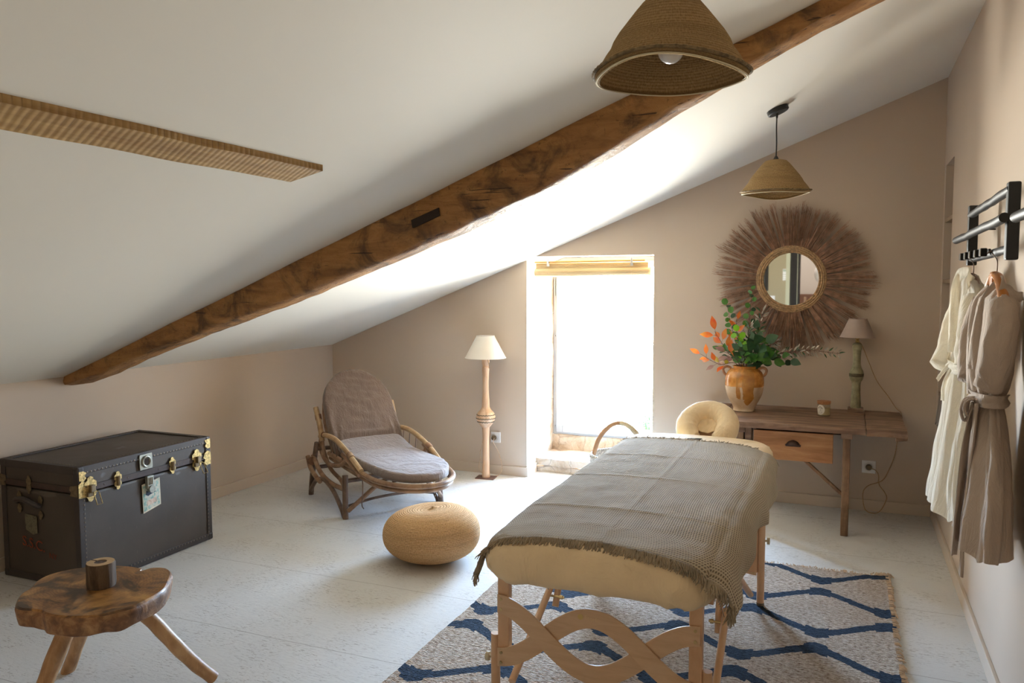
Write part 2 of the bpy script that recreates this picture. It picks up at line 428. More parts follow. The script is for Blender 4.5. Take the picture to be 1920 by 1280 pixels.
M['sticker'] = sticker_mat('worn green travel label', [(0.10, 0.2, 0.16), (0.24, 0.42, 0.38), (0.62, 0.56, 0.44), (0.34, 0.52, 0.54)])
M['sticker_edge'] = simple('label paper edge', (0.6, 0.55, 0.42), 0.7, var=0.2)
M['sticker_pink'] = sticker_mat('label worn print', [(0.2, 0.3, 0.25), (0.55, 0.36, 0.27), (0.62, 0.5, 0.4), (0.7, 0.6, 0.5)], 60)
M['ink'] = simple('dark blue ink', (0.02, 0.03, 0.06), 0.7)
M['sticker_old'] = sticker_mat('scraped yellowish label', [(0.05, 0.045, 0.03), (0.12, 0.11, 0.07), (0.16, 0.14, 0.09), (0.10, 0.09, 0.06)], 50)


def slab_mat():
    s = NT('live edge slab top'); v = s.obj()
    ring = s.n('TexWave', wave_type='RINGS', rings_direction='Z', ins={'Vector': s.mapv(v, (1.0, 1.15, 1), (0, 0, 0), (0.04, -0.02, 0)), 'Scale': 26.0, 'Distortion': 9.0, 'Detail': 4.0, 'Detail Scale': 1.6}).outputs[0]
    n = s.noise(v, 6, 6, 0.65, 1.0)
    col = s.ramp(s.math('ADD', s.math('MULTIPLY', ring, 0.07), s.math('MULTIPLY', n, 0.95)), [(0.34, (0.07, 0.027, 0.008)), (0.48, (0.24, 0.105, 0.027)), (0.66, (0.46, 0.24, 0.07))])
    b = s.noise(v, 5, 3, 0.6, 1.2)
    col = s.mix(s.math('MULTIPLY', s.ramp(b, [(0.50, (0, 0, 0)), (0.60, (1, 1, 1))]), 0.85), col, (0.02, 0.010, 0.007))
    return s.fin(col, 0.32, s.bump(n, 0.2, 0.006))


M['slab'] = slab_mat()
M['slab_edge'] = wood('barked slab edge', (0.06, 0.022, 0.008), (0.22, 0.10, 0.035), (0.42, 0.24, 0.10), (1, 1, 1), 24, 0.55, 0.7, 0.5, (0.07, 0.03, 0.012), 14)
M['stool_leg'] = wood('peeled branch leg', (0.26, 0.12, 0.045), (0.44, 0.25, 0.11), (0.58, 0.38, 0.2), (6, 6, 1.5), 3, 0.45, 0.3, 0.5, (0.2, 0.085, 0.03), 8)
M['bark'] = wood('rough dark bark', (0.03, 0.018, 0.010), (0.085, 0.052, 0.03), (0.16, 0.11, 0.07), (18, 18, 2.5), 2, 0.9, 1.0, 0.3)
M['cut_wood'] = simple('sawn log face', (0.42, 0.28, 0.14), 0.7, var=0.2, scale=25)
M['wax'] = simple('pale candle wax', (0.7, 0.66, 0.55), 0.5)
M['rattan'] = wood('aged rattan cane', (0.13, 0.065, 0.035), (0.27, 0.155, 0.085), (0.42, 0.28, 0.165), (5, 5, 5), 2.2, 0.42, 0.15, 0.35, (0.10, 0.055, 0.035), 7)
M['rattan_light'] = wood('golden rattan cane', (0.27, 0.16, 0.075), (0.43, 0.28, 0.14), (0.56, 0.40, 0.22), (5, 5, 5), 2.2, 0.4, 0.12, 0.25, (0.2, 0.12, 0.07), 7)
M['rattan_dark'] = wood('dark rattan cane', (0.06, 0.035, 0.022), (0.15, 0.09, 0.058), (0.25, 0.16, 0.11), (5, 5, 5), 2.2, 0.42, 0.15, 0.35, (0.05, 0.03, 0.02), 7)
M['binding'] = simple('leather binding', (0.17, 0.075, 0.035), 0.5, var=0.3, scale=60, bump=0.4)
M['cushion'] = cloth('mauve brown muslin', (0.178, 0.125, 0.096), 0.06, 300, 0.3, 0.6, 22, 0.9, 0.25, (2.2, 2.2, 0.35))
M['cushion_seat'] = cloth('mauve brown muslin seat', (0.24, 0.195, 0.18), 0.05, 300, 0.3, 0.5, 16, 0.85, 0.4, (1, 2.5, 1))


def jute_mat(name, c1, c2, c3, zs, bump=0.9):
    s = NT(name); v = s.obj()
    sp = s.n('SeparateXYZ', ins={0: v})
    uv = s.n('TexCoord').outputs['UV']
    n = s.noise(s.mapv(uv, (260, 60, 1)), 1.0, 3, 0.6)
    w = s.n('TexWave', ins={'Vector': uv, 'Scale': zs, 'Distortion': 0.6, 'Detail': 2.0, 'Detail Scale': 6.0}, bands_direction='Y').outputs[0]
    w2 = s.n('TexWave', ins={'Vector': uv, 'Scale': 34.0, 'Distortion': 1.0}, bands_direction='DIAGONAL').outputs[0]
    t = s.math('ADD', s.math('MULTIPLY', n, 0.82), s.math('MULTIPLY', w, 0.18))
    col = s.ramp(t, [(0.22, c1), (0.48, c2), (0.75, c3)])
    big = s.noise(s.mapv(uv, (4, 22, 1)), 1.0, 3)
    col = s.mix(s.math('MULTIPLY', s.ramp(big, [(0.5, (0, 0, 0)), (0.7, (1, 1, 1))]), 0.4), col, tuple(x * 0.6 for x in c2))
    h = s.math('ADD', s.math('MULTIPLY', w, 0.7), s.math('MULTIPLY', n, 1.8))
    return s.fin(col, 0.95, s.bump(h, bump, 0.008), spec=0.1)


M['pouf'] = jute_mat('coiled jute', (0.38, 0.20, 0.08), (0.66, 0.41, 0.205), (0.84, 0.60, 0.36), 19.0, 0.6)
M['jute_shade'] = jute_mat('coarse jute weave', (0.19, 0.115, 0.048), (0.36, 0.235, 0.11), (0.50, 0.35, 0.185), 22.0, 0.6)
M['jute_rim'] = simple('dark stitched rim', (0.20, 0.14, 0.07), 0.9, var=0.5, scale=90, bump=0.8)
M['jute_pale'] = simple('pale piping', (0.62, 0.55, 0.38), 0.8)
M['bulb'] = simple('opal bulb', (0.72, 0.72, 0.72), 0.2)
M['black_metal'] = simple('matt black metal', (0.014, 0.014, 0.014), 0.5)
M['black_cable'] = simple('black cable', (0.012, 0.012, 0.012), 0.6)
M['black_wood'] = simple('black stained wood post', (0.012, 0.013, 0.014), 0.45, var=0.3, scale=15, bump=0.15)
M['black_pole'] = simple('worn black round bar', (0.020, 0.018, 0.017), 0.5, spec=0.35, var=0.35, scale=14, bump=0.15)
M['hook'] = simple('black hook', (0.012, 0.012, 0.012), 0.35, 0.5)
M['hook_pale'] = simple('pale hook tip', (0.5, 0.5, 0.45), 0.4)
M['hanger_wire'] = simple('hanger hook wire', (0.16, 0.11, 0.08), 0.3, 0.9)
M['hanger'] = simple('orange varnished wood', (0.50, 0.19, 0.04), 0.3, var=0.15)
M['hanger_dark'] = simple('brown varnished wood', (0.20, 0.10, 0.06), 0.3, var=0.15)
M['robe_white'] = cloth('ivory crinkled linen', (0.90, 0.85, 0.74), 0.02, 400, 0.15, 0.7, 12, 0.85, 0.25, (2, 2, 0.4), 0.45)
M['robe_taupe'] = cloth('taupe linen', (0.52, 0.42, 0.34), 0.04, 400, 0.2, 0.6, 12, 0.9, 0.2, (2, 2, 0.4), 0.12)
M['mirror'] = simple('silvered mirror', (0.9, 0.9, 0.9), 0.02, 1.0)
M['seagrass'] = simple('braided seagrass', (0.44, 0.28, 0.14), 0.75, var=0.45, scale=70, bump=0.9, bscale=150)
M['reed'] = simple('dry brown reed', (0.36, 0.205, 0.13), 0.7, var=0.5, scale=28)
M['basket'] = simple('pale woven basket', (0.62, 0.58, 0.52), 0.9, var=0.5, scale=70, bump=1.0)
M['leather'] = simple('tan leather handle', (0.44, 0.235, 0.115), 0.5, var=0.15, scale=12, bump=0.1)
M['cord_wrap'] = simple('cord wrapped handle', (0.62, 0.5, 0.32), 0.8, var=0.1)
M['label'] = simple('cream paper label', (0.66, 0.61, 0.52), 0.7)
M['label_ink'] = simple('grey label ink', (0.22, 0.2, 0.17), 0.7)
M['cork'] = simple('cork lid', (0.42, 0.19, 0.08), 0.8, var=0.2, scale=80)
M['candle_wax'] = simple('candle wax', (0.55, 0.44, 0.26), 0.4)
M['jarglass'] = glass_mat('thin clear glass', tint=(0.95, 0.96, 0.94))
M['rear_wall'] = plaster('olive beige wall', (0.50, 0.43, 0.28))
M['rear_trim'] = simple('pale green door trim', (0.62, 0.62, 0.42), 0.5)
M['rear_dark'] = simple('dark metal door', (0.045, 0.04, 0.037), 0.8, spec=0.2)
M['rear_wood'] = simple('brown headboard', (0.2, 0.1, 0.06), 0.6)
M['white_paper'] = simple('white rice paper', (0.85, 0.83, 0.80), 0.8)
M['remote_screen'] = simple('green remote screen', (0.35, 0.45, 0.3), 0.4)
M['shelf_stone'] = plaster('pale shelf stone', (0.72, 0.70, 0.64))
M['wood_small'] = wood('rough shelf wood', (0.16, 0.10, 0.06), (0.30, 0.2, 0.12), (0.42, 0.3, 0.2), (1, 1, 8), 4)
M['niche_cloth'] = cloth('grey folded cloth', (0.22, 0.19, 0.17))

# ------------------------------------------------------------------ mesh helpers (geometry lists)


class G:
    """vertex / face collector in world coordinates"""
    def __init__(s): s.v = []; s.f = []; s.uv = {}; s.mi = []
    def add(s, vs_, fs, uvs=None, mi=0):
        o = len(s.v); s.v += [tuple(p) for p in vs_]
        for i, f in enumerate(fs):
            if uvs is not None: s.uv[len(s.f)] = uvs[i]
            s.f.append(tuple(a + o for a in f)); s.mi.append(mi)
        return s
    def box(s, x0, x1, y0, y1, z0, z1):
        return s.add([(x0, y0, z0), (x1, y0, z0), (x1, y1, z0), (x0, y1, z0), (x0, y0, z1), (x1, y0, z1), (x1, y1, z1), (x0, y1, z1)],
                     [(3, 2, 1, 0), (4, 5, 6, 7), (0, 1, 5, 4), (1, 2, 6, 5), (2, 3, 7, 6), (3, 0, 4, 7)])
    def obox(s, c, ax, ay, az):
        """oriented box from centre and three half-axis vectors"""
        c, ax, ay, az = Vector(c), Vector(ax), Vector(ay), Vector(az)
        vs_ = [c + ax * i + ay * j + az * k for k in (-1, 1) for (i, j) in ((-1, -1), (1, -1), (1, 1), (-1, 1))]
        return s.add(vs_, [(3, 2, 1, 0), (4, 5, 6, 7), (0, 1, 5, 4), (1, 2, 6, 5), (2, 3, 7, 6), (3, 0, 4, 7)])
    def tube(s, pts, r, seg=10, closed=False, caps=True, jit=0.0, flat=1.0, up=None):
        pts = [Vector(p) for p in pts]; n = len(pts)
        rr = r if callable(r) else (lambda t: r[min(len(r) - 1, int(round(t * (len(r) - 1))))]) if isinstance(r, (list, tuple)) else (lambda t: r)
        prev = None; rings = []; uvr = []
        L = [0.0]
        for i in range(1, n): L.append(L[-1] + (pts[i] - pts[i - 1]).length)
        for i, p in enumerate(pts):
            if closed: d = pts[(i + 1) % n] - pts[i - 1]
            else: d = pts[min(i + 1, n - 1)] - pts[max(i - 1, 0)]
            if d.length < 1e-9: d = Vector((0, 0, 1))
            d.normalize()
            if prev is None:
                a = Vector(up) if up else (Vector((0, 0, 1)) if abs(d.z) < 0.9 else Vector((1, 0, 0)))
                x = a - d * a.dot(d); x.normalize()
            else:
                x = prev - d * prev.dot(d)
                if x.length < 1e-6: x = prev
                x.normalize()
            prev = x; y = d.cross(x)
            rad = rr(i / max(1, n - 1))
            ring = []
            for k in range(seg):
                t = 2 * pi * k / seg
                q = rad * (1 + (random.uniform(-jit, jit) if jit else 0))
                ring.append(p + x * cos(t) * q * flat + y * sin(t) * q)
            rings.append(ring)
        vs_ = [q for r_ in rings for q in r_]; fs = []
        m_ = n if closed else n - 1
        for i in range(m_):
            a, b = i * seg, ((i + 1) % n) * seg
            for k in range(seg):
                k2 = (k + 1) % seg
                fs.append((a + k, a + k2, b + k2, b + k))
        if caps and not closed:
            fs.append(tuple(range(seg - 1, -1, -1))); fs.append(tuple((n - 1) * seg + k for k in range(seg)))
        return s.add(vs_, fs)
    def lathe(s, prof, c=(0, 0, 0), seg=32, wob=None, closed=False, cap=True, axis=None):
        """prof: list of (r, z). wob(r,z,theta)->(r,z)"""
        c = Vector(c); vs_ = []; n = len(prof)
        for r, z in prof:
            for k in range(seg):
                t = 2 * pi * k / seg
                rr, zz = (r, z) if wob is None else wob(r, z, t)
                p = Vector((rr * cos(t), rr * sin(t), zz))
                if axis is not None: p = axis @ p
                vs_.append(c + p)
        fs = []; uvs = []
        rng = range(n) if closed else range(n - 1)
        for i in rng:
            a, b = i * seg, ((i + 1) % n) * seg
            for k in range(seg):
                k2 = (k + 1) % seg
                fs.append((a + k, a + k2, b + k2, b + k))
                u0, u1, v0, v1 = k / seg, (k + 1) / seg, i / n, (i + 1) / n
                uvs.append(((u0, v0), (u1, v0), (u1, v1), (u0, v1)))
        if cap and not closed:
            if prof[0][0] > 1e-6: fs.append(tuple(range(seg - 1, -1, -1))); uvs.append(((0, 0),) * seg)
            if prof[-1][0] > 1e-6: fs.append(tuple((n - 1) * seg + k for k in range(seg))); uvs.append(((0, 1),) * seg)
        return s.add(vs_, fs, uvs)
    def grid(s, fn, nu, nv, thick=None, closeu=False):
        """fn(u,v)->Vector; thick adds a back side along normals"""
        P = [[Vector(fn(i / nu, j / nv)) for i in range(nu + 1)] for j in range(nv + 1)]
        W_ = nu + 1
        vs_ = [p for row in P for p in row]; fs = []; uvs = []
        for j in range(nv):
            for i in range(nu):
                a = j * W_ + i
                fs.append((a, a + 1, a + 1 + W_, a + W_))
                uvs.append(((i / nu, j / nv), ((i + 1) / nu, j / nv), ((i + 1) / nu, (j + 1) / nv), (i / nu, (j + 1) / nv)))
        if thick:
            N = []
            for j in range(nv + 1):
                for i in range(nu + 1):
                    du = P[j][min(i + 1, nu)] - P[j][max(i - 1, 0)]; dv = P[min(j + 1, nv)][i] - P[max(j - 1, 0)][i]
                    nn = du.cross(dv); N.append(nn.normalized() if nn.length > 1e-12 else Vector((0, 0, 1)))
            o = len(vs_)
            vs_ += [vs_[k] - N[k] * thick for k in range(o)]
            m0 = len(fs)
            for q in range(m0):
                fs.append(tuple(x + o for x in reversed(fs[q]))); uvs.append(tuple(reversed(uvs[q])))
            def side(a, b): fs.append((b, a, a + o, b + o)); uvs.append(((0, 0),) * 4)
            for i in range(nu):
                side(i, i + 1); side(nv * W_ + i + 1, nv * W_ + i)
            for j in range(nv):
                side((j + 1) * W_, j * W_); side(j * W_ + nu, (j + 1) * W_ + nu)
        return s.add(vs_, fs, uvs)
    def prism(s, poly, z0, z1, fn=None):
        """extrude polygon [(x,y)] from z0 to z1; fn maps (x,y,z)->point"""
        n = len(poly); fn = fn or (lambda x, y, z: (x, y, z))
        vs_ = [fn(x, y, z0) for x, y in poly] + [fn(x, y, z1) for x, y in poly]
        fs = [tuple(range(n - 1, -1, -1)), tuple(range(n, 2 * n))] + [(i, (i + 1) % n, (i + 1) % n + n, i + n) for i in range(n)]
        return s.add(vs_, fs)
    def sphere(s, c, r, seg=12, rings=8, sc=(1, 1, 1)):
        c = Vector(c); vs_ = [c + Vector((0, 0, -r * sc[2]))]; fs = []
        for j in range(1, rings):
            ph = -pi / 2 + pi * j / rings
            for k in range(seg):
                t = 2 * pi * k / seg
                vs_.append(c + Vector((r * cos(ph) * cos(t) * sc[0], r * cos(ph) * sin(t) * sc[1], r * sin(ph) * sc[2])))
        vs_.append(c + Vector((0, 0, r * sc[2])))
        for k in range(seg): fs.append((0, 1 + (k + 1) % seg, 1 + k))
        for j in range(rings - 2):
            a = 1 + j * seg
            for k in range(seg): fs.append((a + k, a + (k + 1) % seg, a + seg + (k + 1) % seg, a + seg + k))
        a = 1 + (rings - 2) * seg; top = len(vs_) - 1
        for k in range(seg): fs.append((a + k, a + (k + 1) % seg, top))
        return s.add(vs_, fs)
    def xf(s, fn): s.v = [tuple(fn(Vector(p))) for p in s.v]; return s


def root_off(p):
    o = Vector((0, 0, 0))
    while p is not None: o = o + Vector(p.location); p = p.parent
    return o


def put(name, g, mat, parent=None, smooth=True, bevel=0.0, loc=None, sub=0, mats=None, auto=35):
    """link a collected geometry as ONE mesh object; vertices are given in world coordinates"""
    off = root_off(parent)
    lo = Vector(loc) if loc is not None and parent is None else Vector((0, 0, 0))
    off = off + lo
    me = bpy.data.meshes.new(name)
    me.from_pydata([(p[0] - off.x, p[1] - off.y, p[2] - off.z) for p in g.v], [], g.f)
    if g.uv:
        ul = me.uv_layers.new(name='uv')
        for p in me.polygons:
            u = g.uv.get(p.index)
            if u:
                for k, li in enumerate(p.loop_indices): ul.data[li].uv = u[k % len(u)]
    for mm in (mats or [mat]): me.materials.append(mm)
    if mats:
        for p in me.polygons: p.material_index = g.mi[p.index]
    bm = bmesh.new(); bm.from_mesh(me); bmesh.ops.recalc_face_normals(bm, faces=bm.faces); bm.to_mesh(me); bm.free()
    for p in me.polygons: p.use_smooth = smooth
    if smooth and auto:
        try: me.set_sharp_from_angle(angle=radians(auto))
        except Exception: pass
    o = bpy.data.objects.new(name, me); COL.objects.link(o)
    o.parent = parent
    if parent is None: o.location = lo
    if bevel:
        b = o.modifiers.new('bevel', 'BEVEL'); b.width = bevel; b.segments = 2; b.limit_method = 'ANGLE'
    if sub:
        b = o.modifiers.new('sub', 'SUBSURF'); b.levels = sub; b.render_levels = sub
    return o


def thing(name, loc, label, cat, group=None):
    o = bpy.data.objects.new(name, None); COL.objects.link(o); o.location = loc
    o.empty_display_size = 0.05
    o['label'] = label; o['category'] = cat
    if group: o['group'] = group
    return o


def tag(o, label, cat, group=None):
    o['label'] = label; o['category'] = cat
    if group: o['group'] = group
    return o


def struct(o, label=None):
    o['kind'] = 'structure'
    if label: o['label'] = label
    return o


def textmesh(name, txt, size, mat, parent, origin, xdir, zdir, extrude=0.0006, shear=0.0):
    cu = bpy.data.curves.new(name, 'FONT'); cu.body = txt; cu.size = size; cu.extrude = extrude; cu.shear = shear
    t = bpy.data.objects.new(name + '_tmp', cu); COL.objects.link(t)
    dg = bpy.context.evaluated_depsgraph_get(); dg.update()
    me0 = t.evaluated_get(dg).to_mesh()
    xd, zd = Vector(xdir).normalized(), Vector(zdir).normalized(); yd = xd.cross(zd)
    g = G(); g.add([Vector(origin) + xd * v.co.x + zd * v.co.y + yd * (-v.co.z) for v in me0.vertices], [tuple(p.vertices) for p in me0.polygons])
    t.to_mesh_clear() if False else None
    bpy.data.objects.remove(t)
    return put(name, g, mat, parent, smooth=False)


def smooth_path(pts, n=8, closed=False):
    P = [Vector(p) for p in pts]; out = []
    m_ = len(P)
    rng = range(m_ if closed else m_ - 1)
    for i in rng:
        p0 = P[(i - 1) % m_] if closed or i > 0 else P[0] * 2 - P[1]
        p1 = P[i]; p2 = P[(i + 1) % m_]
        p3 = P[(i + 2) % m_] if closed or i + 2 < m_ else P[-1] * 2 - P[-2]
        for k in range(n):
            t = k / n
            out.append(0.5 * ((2 * p1) + (p2 - p0) * t + (2 * p0 - 5 * p1 + 4 * p2 - p3) * t * t + (3 * p1 - p0 - 3 * p2 + p3) * t ** 3))
    if not closed: out.append(P[-1])
    return out


def nz(x, y=0.0, z=0.0): return noise.noise(Vector((x, y, z)))


# ================================================================== THE ROOM
RW, HL, HR = 4.5342, 0.968, 2.729
SL = (HR - HL) / RW
def cz(x): return HL + SL * x
WX0, WX1, WH = 1.768, 2.735, 1.681        # window opening in the back wall
YB = -7.0

g = G().box(-0.15, RW + 0.6, -10.6, 0.2, -0.12, 0.0)
struct(put('floor', g, M['floor'], smooth=False))
g = G()
ang = math.atan(SL)
g.add([(-0.2, -7.1, cz(-0.2)), (RW + 0.3, -7.1, cz(RW + 0.3)), (RW + 0.3, 0.75, cz(RW + 0.3)), (-0.2, 0.75, cz(-0.2)),
       (-0.2, -7.1, cz(-0.2) + 0.2), (RW + 0.3, -7.1, cz(RW + 0.3) + 0.2), (RW + 0.3, 0.75, cz(RW + 0.3) + 0.2), (-0.2, 0.75, cz(-0.2) + 0.2)],
      [(3, 2, 1, 0), (4, 5, 6, 7), (0, 1, 5, 4), (1, 2, 6, 5), (2, 3, 7, 6), (3, 0, 4, 7)])
struct(put('ceiling', g, M['ceil'], smooth=False))
g = G().box(-0.15, 0.0, -7.0, 0.0, -0.12, 1.1)
struct(put('wall_left', g, M['wall'], smooth=False))
# back wall with the window opening (inner 0..0.19 m plastered, the stone reveal is its own structure)
g = G()
YT = 0.6
def slab(x0, x1, z0f, z1f, y0, y1):
    g.add([(x0, y0, z0f(x0)), (x1, y0, z0f(x1)), (x1, y1, z0f(x1)), (x0, y1, z0f(x0)), (x0, y0, z1f(x0)), (x1, y0, z1f(x1)), (x1, y1, z1f(x1)), (x0, y1, z1f(x0))],
          [(3, 2, 1, 0), (4, 5, 6, 7), (0, 1, 5, 4), (1, 2, 6, 5), (2, 3, 7, 6), (3, 0, 4, 7)])
zero = lambda x: -0.12
top = lambda x: cz(x) + 0.1
slab(-0.15, WX0, zero, top, 0.0, 0.19)
slab(WX1, RW + 0.3, zero, top, 0.0, 0.19)
slab(WX0, WX1, lambda x: WH, top, 0.0, 0.19)
struct(put('wall_back', g, M['wall'], smooth=False))
# stone thickness of the wall behind the plaster
g = G()
def rough_wall(fn, nu, nv, amp=0.012):
    def f(u, v):
        p = Vector(fn(u, v)); q = p * 6
        e = min(u, 1 - u, v, 1 - v) * 8; e = min(1, e)
        p.x += nz(q.x, q.y, q.z) * amp * e; p.y += nz(q.x + 9, q.y, q.z) * amp * e * 0.6; p.z += nz(q.x, q.y + 7, q.z) * amp * e
        return p
    return f
g.grid(rough_wall(lambda u, v: (WX0 + 0.0, 0.19 + 0.42 * (1 - u), -0.1 + 1.85 * v), 14, 50), 14, 50, -0.1)
struct(put('wall_window_stone_left', g, M['stone']))
g = G()
g.grid(rough_wall(lambda u, v: (WX1 - 0.01 - 0.05 * u, 0.19 + 0.42 * u, -0.1 + 1.85 * v), 8, 40), 8, 40, -0.1)
struct(put('wall_window_stone_right', g, M['stone']))
g = G()
g.grid(rough_wall(lambda u, v: (WX0 - 0.05 + 1.07 * u, 0.195 + 0.42 * v, 0.108), 24, 10), 24, 10, 0.05)
g.grid(rough_wall(lambda u, v: (WX0 - 0.05 + 1.07 * u, 0.195 + 0.01 * sin(u * 19), 0.052 + 0.054 * v), 24, 4, 0.006), 24, 4, 0.03)
g.grid(rough_wall(lambda u, v: (WX0 - 0.05 + 1.07 * u, 0.20, -0.02 + (0.058 + 0.012 * sin(u * 7)) * v), 24, 4, 0.006), 24, 4, 0.03)
g.grid(rough_wall(lambda u, v: (WX0 - 0.05 + 1.07 * u, 0.575, 0.10 + 0.13 * v), 24, 8), 24, 8, 0.05)
struct(put('trim_1', g, M['stone']), 'rough stone ledge and step under the window')
g = G().box(WX0 - 0.1, WX1 + 0.1, 0.19, 0.66, WH + 0.01, WH + 0.12)
struct(put('trim_2', g, M['lintel'], smooth=False), 'pale wooden lintel over the window')
g = G().box(WX0, WX1, 0.02, 0.055, WH - 0.03, WH)
# lower wall outside stone below the sill
g = G().box(-0.1, RW + 0.3, 0.64, 0.74, -1.5, 0.2)
g.box(-0.1, WX0 - 0.02, 0.64, 0.74, 0.2, 1.9); g.box(WX1 + 0.02, RW + 0.3, 0.64, 0.74, 0.2, 2.9)
struct(put('wall_outer', g, M['stone'], smooth=False))

# window: fixed white frame, opening sash, pane
w = bpy.data.objects.new('window_1', None); COL.objects.link(w); w.location = (2.25, 0.59, 0.22); struct(w)
def frame_boxes(g, x0, x1, z0, z1, y0, y1, t, tb=None):
    tb = tb or t
    g.box(x0, x0 + t, y0, y1, z0, z1); g.box(x1 - t, x1, y0, y1, z0, z1); g.box(x0 + t, x1 - t, y0, y1, z0, z0 + tb); g.box(x0 + t, x1 - t, y0, y1, z1 - t, z1)
g = G(); frame_boxes(g, 1.772, 2.72, 0.222, 1.69, 0.59, 0.65, 0.035); put('window_frame', g, M['frame_white'], w, False, 0.003)
g = G(); frame_boxes(g, 1.80, 2.69, 0.25, 1.66, 0.575, 0.63, 0.055, 0.06); sa = put('sash', g, M['frame_white'], w, False, 0.004)
g = G().box(1.85, 2.64, 0.602, 0.606, 0.305, 1.61); put('pane', g, M['glass'], w, False)
g = G()
for z in (0.30, 1.05): put('screw_cap', G().tube([(1.786, 0.595, z), (1.786, 0.572, z)], 0.006, 10), M['steel'], w)
put('hinge', G().box(1.782, 1.79, 0.575, 0.595, 1.38, 1.52), M['steel'], w)

# right wall with the niche
NY0, NY1, NZ1, ND = -0.48, -0.075, 2.187, 0.26
g = G()
g.box(RW, RW + 0.3, -7.0, NY0, -0.12, 3.0); g.box(RW, RW + 0.3, NY1, 0.1, -0.12, 3.0)
g.box(RW, RW + 0.3, NY0, NY1, NZ1, 3.0); g.box(RW, RW + 0.3, NY0, NY1, -0.12, 0.55); g.box(RW + ND, RW + 0.3, NY0, NY1, 0.55, NZ1)
struct(put('wall_right', g, M['wall'], smooth=False))
# skirting boards
g = G().box(0.0, WX0, -0.014, 0.0, 0.0, 0.073).box(WX1, RW, -0.014, 0.0, 0.0, 0.073).box(WX0 - 0.001, WX0 + 0.012, -0.014, 0.185, 0.0, 0.073)
struct(put('baseboard_back', g, M['base'], smooth=False, bevel=0.002))
g = G().box(0.0, 0.014, -7.0, -0.014, 0.0, 0.073); struct(put('baseboard_left', g, M['base'], smooth=False, bevel=0.002))
g = G().box(RW - 0.014, RW, -7.0, -0.014, 0.0, 0.073); struct(put('baseboard_right', g, M['base'], smooth=False, bevel=0.002))

# big principal beam, running up the slope
def beam(name, prof, y0, y1, mat):
    g = G(); N = 150; seg = []
    xs0, xs1 = prof[0][0], prof[-1][0]
    def off(x):
        for (a, b), (c, d) in zip(prof, prof[1:]):
            if a <= x <= c: return b + (d - b) * (x - a) / (c - a)
        return prof[-1][1]
    K = 28
    vs_ = []; fs = []
    for i in range(N + 1):
        x = xs0 + (xs1 - xs0) * i / N; h = off(x)
        for k in range(K):
            t = k / K
            # section walk: front face down, underside, back face up, top
            if t < 0.34: a = t / 0.34; yy, zz = y0, -h * a
            elif t < 0.5: a = (t - 0.34) / 0.16; yy, zz = y0 + (y1 - y0) * a, -h
            elif t < 0.84: a = (t - 0.5) / 0.34; yy, zz = y1, -h * (1 - a)
            else: a = (t - 0.84) / 0.16; yy, zz = y1 + (y0 - y1) * a, 0.03
            rnd = 0.012
            if 0.28 < t < 0.40: zz += rnd * (1 - abs(t - 0.34) / 0.06) * (0.7 + nz(x * 5)); yy += rnd * 0.8 * (1 - abs(t - 0.34) / 0.06)
            yy += 0.012 * nz(x * 3.1, t * 5, 1.7) + 0.004 * nz(x * 17, t * 9, 4)
            zz += (0.010 * nz(x * 2.3, t * 4, 8.1) + 0.006 * nz(x * 13, t * 3, 2.2)) * (1 if t < 0.84 else 0)
            vs_.append((x, yy, cz(x) + zz))
    for i in range(N):
        for k in range(K):
            fs.append((i * K + k, i * K + (k + 1) % K, (i + 1) * K + (k + 1) % K, (i + 1) * K + k))
    fs.append(tuple(range(K))); fs.append(tuple(N * K + k for k in range(K)))
    g.add(vs_, fs)
    return put(name, g, mat, auto=50)
bt = thing('ceiling_beam', (2.3, -2.45, 1.5), 'long dark oak beam crossing the white sloping ceiling from the left wall upwards', 'beam')
b = beam('timber', [(-0.02, 0.055), (0.15, 0.075), (0.5, 0.092), (0.93, 0.118), (1.4, 0.155), (1.72, 0.176), (2.0, 0.193), (2.42, 0.203), (2.8, 0.206), (3.1, 0.175), (3.4, 0.125), (3.62, 0.10), (3.85, 0.082), (4.0, 0.07), (4.53, 0.06)], -2.51, -2.385, M['beam'])
b.parent = bt; b.location = -Vector(bt.location)
# dark mortise pocket: a shallow block whose colour stands in for the slot's shade
g = G().obox((2.295, -2.506, 1.766), (0.068, 0, 0.0245), (0, 0.016, 0), (-0.003, 0, 0.017))
o = put('mortise', g, M['gap_shade'], bt, False); o['label'] = 'rectangular mortise slot, shade painted dark'
# short saw-marked purlin
g = G()
def pur(u, v): pass
x0, x1, ya, yb = 2.255, 2.352, -6.9, -3.335
nn = 60; vs_ = []; fs = []
for i in range(nn + 1):
    y = ya + (yb - ya) * i / nn; d = 0.020 + 0.003 * nz(y * 4)
    e0 = 0.004 * nz(y * 6, 3)
    ye0 = y - (0.05 if i == nn else 0)
    vs_ += [(x0 + e0, ye0, cz(x0) - d), (x1 + e0, y, cz(x1) - d), (x1 + e0, y, cz(x1) + 0.02), (x0 + e0, ye0, cz(x0) + 0.02)]
for i in range(nn):
    for k in range(4): fs.append((i * 4 + k, i * 4 + (k + 1) % 4, i * 4 + 4 + (k + 1) % 4, i * 4 + 4 + k))
fs += [(0, 1, 2, 3), (nn * 4 + 3, nn * 4 + 2, nn * 4 + 1, nn * 4)]
g.add(vs_, fs)
tag(put('ceiling_purlin', g, M['purlin'], smooth=False, loc=(2.3, -4.5, cz(2.3))), 'short saw-marked yellowish timber let into the upper ceiling', 'beam')

